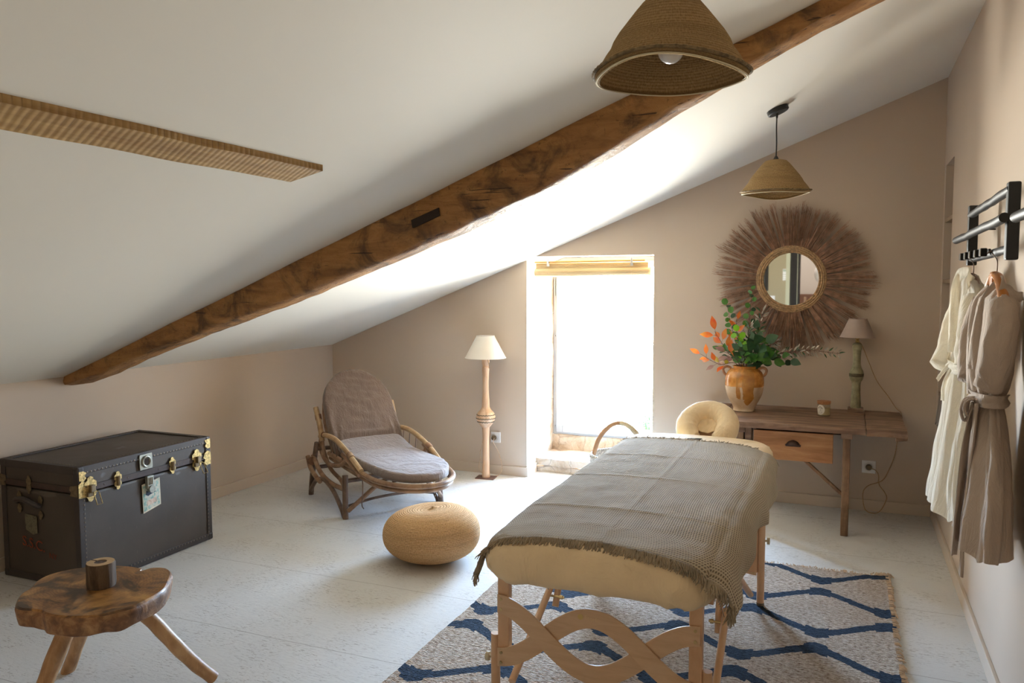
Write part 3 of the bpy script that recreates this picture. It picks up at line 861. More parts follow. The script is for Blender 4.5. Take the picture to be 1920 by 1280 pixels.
# rear of the room (behind the camera; seen in the round mirror)
g = G().box(-0.15, 0.75, YB - 0.15, YB, -0.12, 3.3).box(1.65, 3.16, YB - 0.15, YB, -0.12, 3.3).box(0.75, 1.65, YB - 0.15, YB, -0.12, 0.45).box(0.75, 1.65, YB - 0.15, YB, 1.28, 3.3).box(3.16, RW + 0.45, YB - 0.15, YB - 0.1, 2.25, 3.3)
struct(put('wall_rear', g, M['rear_wall'], smooth=False))
g = G().box(3.153, 3.21, YB - 0.17, YB + 0.02, 0, 2.3); struct(put('trim_3', g, M['rear_trim'], smooth=False))
w2 = bpy.data.objects.new('added_window', None); COL.objects.link(w2); w2.location = (1.2, YB - 0.1, 0.45); struct(w2)  # unseen window added to go with the rear fill lamp
g = G(); frame_boxes(g, 0.75, 1.65, 0.45, 1.28, YB - 0.12, YB - 0.06, 0.04); put('window_frame', g, M['frame_white'], w2, False, 0.003)
g = G().box(0.79, 1.61, YB - 0.095, YB - 0.09, 0.49, 1.24); put('pane', g, M['glass'], w2, False)
d = bpy.data.objects.new('door_1', None); COL.objects.link(d); d.location = (3.28, YB, 0); struct(d)
g = G().box(3.215, 3.345, YB - 0.22, YB - 0.02, 0.0, 2.25); put('door_leaf', g, M['rear_dark'], d, False, 0.004)
g = G().box(3.31, 3.316, YB - 0.024, YB - 0.015, 0.0, 2.25); put('door_edge', g, M['rear_trim'], d, False)
# the room beyond the doorway
g = G().box(-0.15, RW + 0.6, -10.75, -10.6, -0.12, 3.2); struct(put('wall_far', g, M['ceil'], smooth=False))
g = G().box(RW + 0.3, RW + 0.45, -10.6, -7.0, -0.12, 3.2).box(-0.15, 0, -10.6, -7.15, -0.12, 3.2); struct(put('wall_hall', g, M['wall'], smooth=False))
g = G().box(-0.15, RW + 0.6, -10.75, -7.0, 3.2, 3.3); struct(put('ceiling_hall', g, M['ceil'], smooth=False))
g = G().box(1.8, 3.7, -10.55, -10.48, 0.3, 1.27)
t = thing('headboard', (3.2, -10.5, 0), 'brown wooden headboard seen in the round mirror', 'headboard'); put('panel', g, M['rear_wood'], t, False, 0.005)
g = G()
for x in (1.85, 3.62): put('leg', G().box(x, x + 0.06, -10.56, -10.50, 0, 0.3), M['rear_wood'], t, False)
t = thing('bottle', (3.31, -9.6, 0.93), 'pale stoppered bottle reflected low in the round mirror', 'bottle')
g = G().lathe([(0.05, 0.93), (0.06, 1.0), (0.05, 1.08), (0.02, 1.12), (0.018, 1.16)], (3.31, -9.6, 0), 20)
put('body', g, M['socket'], t)
put('stopper', G().lathe([(0.02, 1.15), (0.022, 1.23), (0.0, 1.235)], (3.31, -9.6, 0), 16), M['rope_pale'], t)
t = thing('side_cabinet', (3.31, -9.6, 0), 'small cabinet carrying a bottle in the next room', 'cabinet')
put('carcass', G().box(3.09, 3.51, -9.85, -9.4, 0.08, 0.93), M['rear_wood'], t, False, 0.006)
put('plinth', G().box(3.12, 3.48, -9.82, -9.43, 0.0, 0.08), M['rear_dark'], t, False)
t = thing('paper_lantern', (3.70, -8.2, 1.63), 'white paper lantern glimpsed at the mirror edge', 'lantern')
put('shade', G().sphere((3.70, -8.2, 1.63), 0.2, 24, 16), M['white_paper'], t)
put('cord', G().tube([(3.70, -8.2, 1.82), (3.70, -8.2, 3.2)], 0.004, 6), M['black_cable'], t)
# remote control, switch, dark framed panel on the rear wall
t = thing('remote_control', (3.135, YB, 1.6), 'white remote control on the wall, reflected in the mirror', 'remote control')
put('case', G().box(3.104, 3.163, YB, YB + 0.02, 1.514, 1.689), M['socket'], t, False, 0.012)
put('screen', G().box(3.114, 3.153, YB + 0.02, YB + 0.022, 1.65, 1.675), M['remote_screen'], t, False)
g = G()
for i in range(3):
    for j in range(3): put('button', G().box(3.112 + i * 0.016, 3.122 + i * 0.016, YB + 0.02, YB + 0.0225, 1.54 + j * 0.03, 1.548 + j * 0.03), M['pewter'], t, False)
t = thing('light_switch', (2.957, YB, 1.24), 'white wall switch plate reflected at the mirror foot', 'switch')
put('plate', G().box(2.91, 3.004, YB, YB + 0.01, 1.2, 1.291), M['socket'], t, False, 0.003)
put('rocker', G().box(2.93, 2.984, YB + 0.01, YB + 0.014, 1.22, 1.271), M['socket'], t, False, 0.002)
t = thing('framed_panel', (2.7, YB, 1.7), 'dark framed panel on the rear wall at the mirror edge', 'mirror')
g = G(); frame_boxes(g, 2.42, 2.903, 1.363, 2.15, YB, YB + 0.03, 0.06); put('frame', g, M['rear_dark'], t, False, 0.004)
put('panel', G().box(2.48, 2.843, YB, YB + 0.015, 1.423, 2.09), M['rear_trim'], t, False)

# outside: a small shelf added under the shrub, kept narrow so daylight passes
g = G().box(2.3, 3.0, 0.74, 1.2, -0.45, -0.25)
struct(put('shrub_shelf', g, M['shelf_stone'], smooth=False))

# ================================================================== TRUNK
TX0, TX1, TY0, TY1, TH = 0.075, 0.625, -2.945, -2.085, 0.60
t = thing('travel_trunk', (0.35, -2.5, 0), 'large dark brown travel trunk with brass catches against the left wall', 'trunk')
g = G().box(TX0 + 0.004, TX1 - 0.004, TY0 + 0.004, TY1 - 0.004, 0.012, 0.468); put('body', g, M['trunk'], t, False, 0.012)
g = G().box(TX0 + 0.004, TX1 - 0.004, TY0 + 0.004, TY1 - 0.004, 0.474, TH - 0.002); lid = put('lid', g, M['trunk'], t, False, 0.014)
# trims: bands along every edge
def band(g, x0, x1, y0, y1, z0, z1): g.box(x0, x1, y0, y1, z0, z1)
bw, bt_ = 0.034, 0.004
g = G()
for (xa, xb) in ((TX0, TX0 + bw), (TX1 - bw, TX1)):
    g.box(xa, xb, TY0, TY1, TH - 0.002, TH + bt_)
    g.box(xa, xb, TY0, TY1, 0.004, 0.014)
for (ya, yb) in ((TY0, TY0 + bw), (TY1 - bw, TY1)):
    g.box(TX0, TX1, ya, yb, TH - 0.002, TH + bt_)
    g.box(TX0, TX1, ya, yb, 0.004, 0.014)
for xa, xb in ((TX1 - 0.005, TX1 + 0.001), (TX0 - 0.001, TX0 + 0.005)):
    g.box(xa, xb, TY0, TY1, TH - bw, TH + bt_); g.box(xa, xb, TY0, TY1, 0.004, 0.004 + bw)
    for ya, yb in ((TY0, TY0 + bw), (TY1 - bw, TY1)): g.box(xa, xb, ya, yb, 0.004, TH)
for ya, yb in ((TY0 - 0.001, TY0 + 0.005), (TY1 - 0.005, TY1 + 0.001)):
    g.box(TX0, TX1, ya, yb, TH - bw, TH + bt_); g.box(TX0, TX1, ya, yb, 0.004, 0.004 + bw)
    for xa, xb in ((TX0, TX0 + bw), (TX1 - bw, TX1)): g.box(xa, xb, ya, yb, 0.004, TH)
put('edge_trim', g, M['trunk_trim'], t, False, 0.002)
g = G().box(TX1 - 0.005, TX1 + 0.0005, TY0 + bw, TY1 - bw, 0.476, 0.506).box(TX0 + bw, TX1 - bw, TY0 - 0.0005, TY0 + 0.005, 0.476, 0.506)
put('tape', g, M['trunk_tape'], t, False)
g = G()
def stud(x, y, z, ax, r=0.0052):
    sc = [1, 1, 1]; sc[ax] = 0.5
    g.sphere((x, y, z), r, 6, 4, sc)
y = TY0 + 0.05
while y < TY1 - 0.03:
    stud(TX1 + 0.001, y, TH - bw + 0.006, 0); stud(TX1 + 0.001, y, bw - 0.003, 0)
    stud(TX1 - bw + 0.006, y, TH + bt_, 2); stud(TX0 + bw - 0.006, y, TH + bt_, 2); stud(TX0 + 0.01, y, TH + bt_, 2)
    y += 0.0215
z = 0.05
while z < 0.46:
    stud(TX1 + 0.001, TY0 + bw - 0.006, z, 0); stud(TX1 + 0.001, TY1 - bw + 0.006, z, 0); z += 0.0215
x = TX0 + 0.05
while x < TX1 - 0.03:
    stud(x, TY0 + bw - 0.006, TH + bt_, 2); stud(x, TY1 - bw + 0.006, TH + bt_, 2); x += 0.0215
for y in (-2.88, -2.80, -2.73, -2.66, -2.46, -2.40, -2.33, -2.22, -2.14):
    stud(TX1 + 0.002, y, 0.492, 0, 0.0035)
put('stud', g, M['trunk_rivet'], t)['kind'] = 'stuff'
# bottom corner caps and brass corner fittings
def on_front(y, z, off=0.0): return (TX1 + 0.001 + off, y, z)
def plate(poly, y, z, th, rot=0.0, face='F'):
    """flat plate on the front (+X) face or on the end (-Y) face; poly in (across, up)"""
    g = G(); n = len(poly)
    if face == 'F': fn = lambda a, b, c: (TX1 + 0.002 + c, y + a * cos(rot) - b * sin(rot), z + a * sin(rot) + b * cos(rot))
    else: fn = lambda a, b, c: (y + a * cos(rot) - b * sin(rot), TY0 - 0.002 - c, z + a * sin(rot) + b * cos(rot))
    return g.prism(poly, 0, th, fn)
def lobed(w_, h_, n=28, k=3, amp=0.16):
    return [(w_ * cos(2 * pi * i / n) * (1 + amp * cos(k * 2 * 2 * pi * i / n)), h_ * sin(2 * pi * i / n) * (1 - amp * 0.5 * cos(k * 2 * 2 * pi * i / n))) for i in range(n)]
def catch_shape(w_, h_):
    half = [(0.12, 1.0), (0.45, 0.9), (0.5, 0.72), (1.0, 0.55), (1.0, 0.15), (0.7, 0.06), (0.7, -0.1), (0.95, -0.2), (0.95, -0.5), (0.5, -0.68), (0.42, -0.9), (0.12, -1.0)]
    return [(a * w_, b * h_) for a, b in half] + [(-a * w_, b * h_) for a, b in reversed(half)]
for yy in (-2.722, -2.368):
    c = put('catch', plate(catch_shape(0.022, 0.046), yy, 0.493, 0.003), M['brass'], t, False)
    g = G().tube([on_front(yy, 0.468, 0.008), on_front(yy, 0.515, 0.008)], 0.010, 10); put('pin', g, M['brass_dark'], c)
for yy, sw in ((-2.882, 0.12), (-2.192, 0.55)):
    c = put('draw_bolt', plate(catch_shape(0.034, 0.062), yy, 0.487, 0.004), M['brass'], t, False)
    g = G().box(TX1 + 0.004, TX1 + 0.026, yy - 0.012, yy + 0.014, 0.472, 0.508).box(TX1 + 0.004, TX1 + 0.018, yy - 0.024, yy + 0.01, 0.452, 0.475)
    put('buckle', g, M['brass_dark'], c, False, 0.003)
    x0 = TX1 + 0.028
    g = G().tube([(x0, yy - 0.002, 0.47), (x0 + 0.016, yy + 0.002 + sw * 0.01, 0.412), (x0 + 0.016, yy + 0.03 + sw * 0.02, 0.412), (x0, yy + 0.028, 0.468), (x0 - 0.005, yy + 0.02, 0.474), (x0 - 0.002, yy - 0.002, 0.472)], 0.0024, 6)
    put('bail', g, M['brass'], c)
# centre lock: pewter plate with ring, hasp below
lk = put('lock_plate', plate([(-0.04, -0.042), (0.04, -0.042), (0.043, -0.03), (0.04, 0.04), (-0.04, 0.04), (-0.043, 0.03)], -2.546, 0.553, 0.005), M['pewter'], t, False, 0.002)
g = G()
ringp = [(TX1 + 0.009, -2.546 + 0.024 * cos(a_), 0.553 + 0.026 * sin(a_)) for a_ in [i * 2 * pi / 28 for i in range(28)]]
g.tube(ringp, 0.006, 8, closed=True); put('lock_ring', g, M['pewter'], lk)
g = G().tube([(TX1 + 0.005, -2.546, 0.553), (TX1 + 0.010, -2.546, 0.553)], 0.017, 20); put('keyhole', g, M['gap_shade'], lk)
hs = put('hasp', G().obox((TX1 + 0.012, -2.534, 0.442), (0.010, 0, 0), (0, 0.021, 0), (0, 0, 0.034)), M['pewter'], t, False, 0.003)
g = G()
for k in (-0.010, 0, 0.010): g.box(TX1 + 0.022, TX1 + 0.0245, -2.536 + k, -2.533 + k, 0.428, 0.466)
put('groove', g, M['brass_dark'], hs, False)
put('hasp_knob', G().tube([(TX1 + 0.008, -2.531, 0.405), (TX1 + 0.030, -2.531, 0.405)], 0.019, 20), M['pewter'], hs, auto=30)
# travel label
stk = put('label_sticker', plate([(-0.06, 0.07), (0.058, 0.088), (0.064, -0.058), (-0.052, -0.084)], -2.518, 0.362, 0.0016, -0.02), M['sticker_edge'], t, False)
put('print_field', plate([(-0.055, 0.062), (0.052, 0.079), (0.057, -0.051), (-0.047, -0.075)], -2.518, 0.362, 0.0024, -0.02), M['sticker'], stk, False)
put('print_ship', plate([(-0.035, 0.012), (-0.018, 0.004), (-0.004, 0.010), (0.034, 0.020), (0.004, 0.030), (-0.03, 0.034)], -2.52, 0.362, 0.0032, -0.02), M['ink'], stk, False)
put('print_block', plate([(-0.03, -0.045), (0.034, -0.032), (0.032, -0.006), (-0.03, -0.018)], -2.516, 0.358, 0.0031, -0.02), M['sticker_pink'], stk, False)
# brass corners
for (yc, zc) in ((TY0 + 0.022, 0.557), (TY1 - 0.022, 0.567)):
    put('corner_plate', plate([(-0.018, -0.02), (0.004, -0.026), (0.02, -0.012), (0.012, 0.0), (0.022, 0.014), (0.006, 0.024), (-0.02, 0.026)] if yc < -2.5 else [(0.02, -0.028), (-0.002, -0.03), (-0.02, -0.014), (-0.01, 0.0), (-0.022, 0.02), (0.02, 0.026)], yc, zc, 0.003), M['brass'], t, False)
for (yc, zc, s_) in ((TY0 + 0.02, 0.49, 1), (TY1 - 0.022, 0.482, -1)):
    put('corner_plate', plate([(-0.022 * s_, -0.036), (0.012 * s_, -0.04), (0.03 * s_, -0.022), (0.02 * s_, -0.004), (0.036 * s_, 0.006), (0.022 * s_, 0.032), (0.0, 0.044), (-0.022 * s_, 0.03)], yc, zc, 0.003), M['brass'], t, False)
put('corner_plate', plate([(0.02, -0.03), (0.02, 0.028), (-0.03, 0.02), (-0.036, 0.0), (-0.022, -0.008), (-0.034, -0.028)], TX1 - 0.02, 0.49, 0.003, 0, 'E'), M['brass_dark'], t, False)
put('corner_plate', plate([(-0.02, -0.03), (-0.02, 0.028), (0.02, 0.024), (0.024, 0.0), (0.012, -0.008), (0.02, -0.028)], TX0 + 0.02, 0.50, 0.003, 0, 'E'), M['brass_dark'], t, False)
for (xx, yy) in ((TX1 - 0.015, TY0 + 0.015), (TX1 - 0.015, TY1 - 0.015), (TX0 + 0.015, TY0 + 0.015), (TX0 + 0.015, TY1 - 0.015)):
    for zz in (0.022, TH - 0.015): put('corner_cap', G().obox((xx, yy, zz), (0.019, 0, 0), (0, 0.019, 0), (0, 0, 0.020 if zz > 0.1 else 0.021)), M['trunk_trim'], t, False, 0.009)
# end face: catch, carrying handle, scraped label, initials
c = put('end_catch', plate(catch_shape(0.017, 0.046), 0.284, 0.49, 0.003, 0, 'E'), M['brass_dark'], t, False)
hd = put('end_handle', G().tube(smooth_path([(0.205, TY0 - 0.008, 0.40), (0.22, TY0 - 0.028, 0.415), (0.284, TY0 - 0.036, 0.425), (0.35, TY0 - 0.028, 0.405), (0.365, TY0 - 0.008, 0.39)], 6), 0.014, 10), M['trunk_trim'], t)
for (xx, zz) in ((0.212, 0.43), (0.212, 0.365), (0.362, 0.42), (0.362, 0.345)):
    put('handle_bracket', plate(lobed(0.014, 0.022), xx, zz, 0.004, 0, 'E'), M['brass_dark'], hd, False)
put('end_label', plate([(-0.045, 0.04), (0.04, 0.035), (0.04, -0.05), (0.01, -0.06), (-0.042, -0.04)], 0.29, 0.30, 0.0014, 0, 'E'), M['sticker_old'], t, False)
textmesh('initials', 'S.S.C.', 0.072, M['red_paint'], t, (0.215, TY0 - 0.0015, 0.178), (1, 0, -0.12), (0, 0, 1))
textmesh('initials_place', 'NY', 0.040, M['red_paint2'], t, (0.405, TY0 - 0.0015, 0.135), (1, 0, -0.1), (0, 0, 1))

# ================================================================== SLAB STOOL AND LOG CANDLE HOLDER
t = thing('slab_stool', (1.6, -3.65, 0), 'low three legged stool with a live edge wooden slab top', 'stool')
out = [(1.457, -3.857), (1.40, -3.80), (1.377, -3.747), (1.335, -3.69), (1.319, -3.631), (1.335, -3.575), (1.364, -3.535), (1.41, -3.495), (1.465, -3.468), (1.52, -3.453), (1.559, -3.450), (1.59, -3.452), (1.603, -3.470), (1.612, -3.462), (1.622, -3.428), (1.666, -3.412), (1.712, -3.43), (1.749, -3.465), (1.799, -3.529), (1.832, -3.58), (1.848, -3.645), (1.855, -3.728), (1.835, -3.78), (1.808, -3.825), (1.755, -3.858), (1.696, -3.878), (1.637, -3.880), (1.60, -3.872), (1.564, -3.876), (1.507, -3.885)]
out = [(p.x, p.y) for p in smooth_path([(a, b_, 0) for a, b_ in out], 4, closed=True)]
cx_, cy_ = 1.6, -3.65
g = G(); n = len(out); rings = []
lev = [(0.0, 0.418), (0.75, 0.419), (0.965, 0.418), (0.988, 0.412), (1.0, 0.402), (0.995, 0.385), (0.985, 0.366), (0.972, 0.352), (0.93, 0.346), (0.0, 0.344)]
vs_ = []; 
for li, (s_, z_) in enumerate(lev[1:-1]):
    for i, (a, b_) in enumerate(out):
        w_ = 1 + (0.012 * nz(i * 0.35, z_ * 40) if li >= 3 else 0)
        dz = 0.007 * nz(i * 0.22, 5.5) if li >= 4 else 0
        vs_.append((cx_ + (a - cx_) * s_ * w_, cy_ + (b_ - cy_) * s_ * w_, z_ + dz))
fs = []; mi = []
L_ = len(lev) - 2
for l in range(L_ - 1):
    for i in range(n): fs.append((l * n + i, l * n + (i + 1) % n, (l + 1) * n + (i + 1) % n, (l + 1) * n + i)); mi.append(0 if l < 2 else 1)
vs_ += [(cx_, cy_, 0.4185), (cx_, cy_, 0.344)]
for i in range(n):
    fs.append((n * L_, (i + 1) % n, i)); mi.append(0)
    fs.append((n * L_ + 1, (L_ - 1) * n + i, (L_ - 1) * n + (i + 1) % n)); mi.append(1)
g.add(vs_, fs); g.mi = mi
put('slab_top', g, None, t, True, mats=[M['slab'], M['slab_edge']], auto=40)
def branch_leg(pts, r0, r1):
    g = G(); P = smooth_path(pts, 8)
    k = random.uniform(0, 9)
    g.tube(P, lambda u: r0 + (r1 - r0) * u + 0.0025 * nz(u * 6, k), 12, jit=0.0)
    vs2 = []
    for i, p in enumerate(g.v): q = Vector(p); vs2.append((p[0] + 0.004 * nz(q.x * 20, q.y * 20, q.z * 9), p[1] + 0.004 * nz(q.y * 20, q.z * 9, 3), p[2] if p[2] > 0.002 else 0.0))
    g.v = vs2
    return g
def leg(pts, r0, r1):
    g = branch_leg(pts, r0, r1)
    put('leg', g, M['stool_leg'], t)
leg([(1.715, -3.60, 0.352), (1.765, -3.55, 0.26), (1.815, -3.475, 0.13), (1.862, -3.395, 0.018)], 0.027, 0.024)
leg([(1.49, -3.59, 0.352), (1.40, -3.56, 0.20), (1.285, -3.545, 0.0)], 0.026, 0.024)
leg([(1.585, -3.745, 0.352), (1.56, -3.82, 0.18), (1.535, -3.895, 0.0)], 0.030, 0.026)
t = thing('log_candle_holder', (1.597, -3.635, 0.419), 'short bark covered log candle holder on the slab stool', 'candle holder')
lc = (1.60, -3.64)
g = G(); prof = [(0.0, 0.419), (0.046, 0.419), (0.048, 0.43), (0.047, 0.47), (0.0475, 0.50), (0.046, 0.505)]
g.lathe(prof, (lc[0], lc[1], 0), 40, wob=lambda r, z, a: (r * (1 + 0.035 * nz(cos(a) * 4, sin(a) * 4, z * 12)), z))
put('bark', g, M['bark'], t)
g = G().lathe([(0.021, 0.498), (0.021, 0.5065), (0.045, 0.5062), (0.0445, 0.502)], (lc[0], lc[1], 0), 32, cap=False)
put('cut_face', g, M['cut_wood'], t, auto=30)
put('candle', G().lathe([(0.0, 0.5025), (0.0205, 0.5025), (0.0207, 0.497)], (lc[0], lc[1], 0), 24), M['wax'], t)
g = G().box(lc[0] - 0.046, lc[0] - 0.019, lc[1] - 0.0015, lc[1] + 0.0015, 0.5055, 0.5072); put('crack', g, M['gap_shade'], t, False)

# ================================================================== RATTAN LOUNGE CHAIR
FLp = Vector((1.12, -1.464, 0)); uW = Vector((0.5593, 0.82896, 0)); vW = Vector((0.82896, -0.5593, 0)); zW = Vector((0, 0, 1))
def ch(u, v, z): return FLp + uW * u + vW * v + zW * z
t = thing('rattan_lounge_chair', ch(0.34, -0.3, 0), 'low rattan lounge chair with brown fabric cushions in the left corner', 'lounge chair')
def cane(name, pts, r=0.014, mat='rattan', n=7, parent=None, closed=False):
    g = G().tube([ch(*p) for p in smooth_path(pts, n, closed)], r, 10, closed=closed)
    return put(name, g, M[mat], parent or t)
def bind(u, v, z, axis, r=0.02, w_=0.03, mat='binding'):
    g = G(); d = (uW * axis[0] + vW * axis[1] + zW * axis[2]).normalized(); c = ch(u, v, z)
    g.tube([c + d * (w_ * (k / 6 - 0.5)) for k in range(7)], lambda q: r * (1 + 0.04 * ((int(q * 6)) % 2)), 12)
    put('binding', g, M[mat], t)
UL, UR = 0.06, 0.62
for s_, U0, o_ in ((0, 0.0, 1), (1, 0.68, -1)):
    ua = U0 + 0.06 * o_
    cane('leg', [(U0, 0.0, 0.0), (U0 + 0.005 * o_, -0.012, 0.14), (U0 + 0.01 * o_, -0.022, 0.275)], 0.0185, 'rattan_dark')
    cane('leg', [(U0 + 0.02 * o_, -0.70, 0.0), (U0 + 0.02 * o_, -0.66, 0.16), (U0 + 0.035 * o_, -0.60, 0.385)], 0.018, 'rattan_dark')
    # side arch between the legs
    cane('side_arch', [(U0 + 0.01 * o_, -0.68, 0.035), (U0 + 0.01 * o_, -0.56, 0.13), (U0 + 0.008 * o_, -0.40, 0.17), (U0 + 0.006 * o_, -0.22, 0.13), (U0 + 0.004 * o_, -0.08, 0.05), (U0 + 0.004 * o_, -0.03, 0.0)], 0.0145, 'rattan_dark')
    # bent side rails (pair, resting from back leg to front leg)
    cane('side_rail', [(U0 - 0.012 * o_, -0.66, 0.285), (U0 - 0.012 * o_, -0.60, 0.21), (U0 - 0.012 * o_, -0.48, 0.165), (U0 - 0.012 * o_, -0.42, 0.155)], 0.016)
    cane('side_rail', [(U0 + 0.02 * o_, -0.64, 0.29), (U0 + 0.02 * o_, -0.50, 0.20), (U0 + 0.02 * o_, -0.3, 0.165), (U0 + 0.012 * o_, -0.02, 0.18)], 0.0155)
    # arm: long bow from back post over to the seat ring
    cane('armrest', [(ua, -0.60, 0.425), (ua, -0.52, 0.447), (ua, -0.36, 0.452), (ua, -0.19, 0.425), (ua, -0.02, 0.372), (ua + 0.005 * o_, 0.11, 0.32)], 0.0175, 'rattan_light')
    cane('lower_armrest', [(ua - 0.012 * o_, -0.16, 0.38), (ua - 0.006 * o_, -0.02, 0.335), (ua, 0.09, 0.29)], 0.0145)
    # loop under the arm
    cane('arm_loop', [(ua, -0.575, 0.44), (ua, -0.60, 0.36), (ua, -0.54, 0.29), (ua, -0.42, 0.262), (ua, -0.26, 0.285), (ua, -0.13, 0.335), (ua, -0.10, 0.36)], 0.0145)
    cane('arm_loop', [(ua, -0.57, 0.43), (ua + 0.008 * o_, -0.56, 0.33), (ua + 0.01 * o_, -0.44, 0.23), (ua + 0.01 * o_, -0.26, 0.19), (U0 + 0.016 * o_, -0.06, 0.195)], 0.0135)
    # back post
    cane('back_post', [(ua, -0.56, 0.40), (ua - 0.002 * o_, -0.60, 0.50), (ua - 0.006 * o_, -0.665, 0.62)], 0.0185, 'rattan_light')
    bind(ua, -0.634, 0.555, (0, -0.45, 0.9), 0.0225, 0.035)
    bind(ua, -0.05, 0.385, (0, 0.9, -0.35), 0.021, 0.05, 'rattan')
    bind(ua, -0.53, 0.447, (0, 1, 0), 0.0205, 0.012)
    bind(U0 + 0.004 * o_, -0.625, 0.255, (0, 0.5, 0.1), 0.03, 0.04)
    # thin spindles below the arm
    for vv in (-0.44, -0.34, -0.24):
        cane('spindle', [(ua, vv, 0.445), (ua + 0.012 * o_, vv + 0.01, 0.36), (ua + 0.012 * o_, vv + 0.012, 0.30)], 0.0035, 'rattan_dark', 4)
    # front brace from leg foot up to the seat ring
    cane('front_brace', [(U0 + 0.01 * o_, 0.02, 0.055), (U0 + 0.07 * o_, 0.06, 0.12), (U0 + 0.16 * o_, 0.09, 0.20), (U0 + 0.22 * o_, 0.13, 0.25)], 0.0145, 'rattan')
    cane('tie', [(ua + 0.02 * o_, 0.08, 0.30), (ua + 0.022 * o_, 0.09, 0.20), (ua + 0.02 * o_, 0.075, 0.10), (ua + 0.03 * o_, 0.08, 0.07)], 0.0035, 'rattan_dark', 5)
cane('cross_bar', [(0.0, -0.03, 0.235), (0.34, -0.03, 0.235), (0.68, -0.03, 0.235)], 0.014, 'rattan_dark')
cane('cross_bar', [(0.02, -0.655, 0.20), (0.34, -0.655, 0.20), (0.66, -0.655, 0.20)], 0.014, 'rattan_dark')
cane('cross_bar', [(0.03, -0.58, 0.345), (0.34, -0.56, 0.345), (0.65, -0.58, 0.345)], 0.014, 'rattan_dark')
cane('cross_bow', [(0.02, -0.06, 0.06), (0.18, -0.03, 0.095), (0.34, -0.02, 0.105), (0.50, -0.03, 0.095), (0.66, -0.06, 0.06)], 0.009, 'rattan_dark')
# seat ring: two stacked bows open at the back
def ringpts(w_, vf, z, zf):
    P = []
    for k in range(13):
        a = pi * k / 12
        P.append((0.34 - w_ * cos(a), 0.20 + (vf - 0.20) * sin(a), z + (zf - z) * sin(a)))
    return [(0.34 - w_, -0.48, z + 0.03)] + [(0.34 - w_, -0.2, z + 0.015)] + P + [(0.34 + w_, -0.2, z + 0.015)] + [(0.34 + w_, -0.48, z + 0.03)]
cane('seat_rim', ringpts(0.262, 0.545, 0.295, 0.283), 0.0165, 'rattan', 4)
cane('seat_rim', ringpts(0.252, 0.528, 0.265, 0.253), 0.0155, 'rattan', 4)
# slats under the cushion
for k in range(6):
    vv = -0.44 + k * 0.15
    w_ = 0.255 if vv < 0.25 else 0.2
    cane('seat_slat', [(0.34 - w_, vv, 0.30), (0.34, vv, 0.295), (0.34 + w_, vv, 0.30)], 0.009, 'rattan_dark', 3)
# back frame arch behind the cushion
def backpt(u, h, off=0.0):
    # h along the leaning back plane from the seat
    dv, dz = -0.547, 0.837
    return (u, -0.455 + dv * h - off * dz, 0.355 + dz * h + off * dv)
cane('back_arch', [backpt(0.34 - 0.235, -0.02, 0.02), backpt(0.34 - 0.245, 0.25, 0.02), backpt(0.34 - 0.17, 0.47, 0.02), backpt(0.34, 0.56, 0.02), backpt(0.34 + 0.17, 0.47, 0.02), backpt(0.34 + 0.245, 0.25, 0.02), backpt(0.34 + 0.235, -0.02, 0.02)], 0.014, 'rattan')
for k in range(4):
    cane('back_slat', [backpt(0.12, 0.08 + 0.11 * k, 0.02), backpt(0.34, 0.08 + 0.11 * k, 0.025), backpt(0.56, 0.08 + 0.11 * k, 0.02)], 0.008, 'rattan_dark', 3)
# cushions: puffed outline shapes
def puff(name, outline, fn, th, mat, wr=0.004, seed=0.0, lvl=14, parent=None, r_edge=0.02):
    """outline: closed list (a,b); fn(a,b,h)->world; builds top and bottom skins meeting round the rim"""
    cx = sum(p[0] for p in outline) / len(outline); cy = sum(p[1] for p in outline) / len(outline)
    n = len(outline); g = G(); vs_ = []; fs = []
    prof = []
    for k in range(lvl + 1):
        a = k / lvl
        prof.append((a * 0.93, th * (1.0 + 0.10 * (1 - a * a))))
    for k in range(1, 8):
        a = k / 8 * pi / 2
        prof.append((0.93 + 0.07 * sin(a), th * (1 - (1 - cos(a)) * 0.22)))
    prof.append((1.0, th * 0.4)); prof.append((0.995, th * 0.1)); prof.append((0.96, 0.0)); prof.append((0.0, 0.0))
    for s_, h in prof:
        for i, (a, b_) in enumerate(outline):
            aa, bb = cx + (a - cx) * s_, cy + (b_ - cy) * s_
            hh = h + wr * (nz(aa * 9 + seed, bb * 30) + 0.6 * nz(aa * 25 + seed, bb * 12)) * (1 if h > th * 0.5 else 0)
            side = wr * 0.8 * nz(i * 0.35, h * 60, seed) if s_ > 0.9 else 0
            vs_.append(fn(aa + side, bb + side, hh))
    for l in range(len(prof) - 1):
        for i in range(n): fs.append((l * n + i, l * n + (i + 1) % n, (l + 1) * n + (i + 1) % n, (l + 1) * n + i))
    g.add(vs_, fs)
    return put(name, g, M[mat], parent or t, auto=None)
ol = [(0.34 - 0.235, -0.10), (0.34 - 0.25, 0.0), (0.34 - 0.26, 0.15)]
arch = [(0.34 - 0.252 * cos(a), 0.30 + 0.275 * sin(a)) for a in [pi * k / 18 for k in range(19)]]
ol = [(p.x, p.y) for p in smooth_path([(a, b_, 0) for a, b_ in ([(0.115, -0.13), (0.09, -0.05), (0.083, 0.12)] + arch + [(0.597, 0.12), (0.59, -0.05), (0.565, -0.13), (0.45, -0.15), (0.34, -0.155), (0.23, -0.15)])], 3, closed=True)]
def bfn(a, b_, h):
    hh = h
    if b_ < 0.14: hh += 0.010 * sin(b_ * 95 + 2 * a) * max(0, min(1, (0.14 - b_) / 0.08))
    u, v, z = backpt(a, b_)
    return ch(u, v + hh * 0.837, z + hh * 0.547)
puff('back_cushion', ol, bfn, 0.062, 'cushion', 0.006, 2.0, 40)
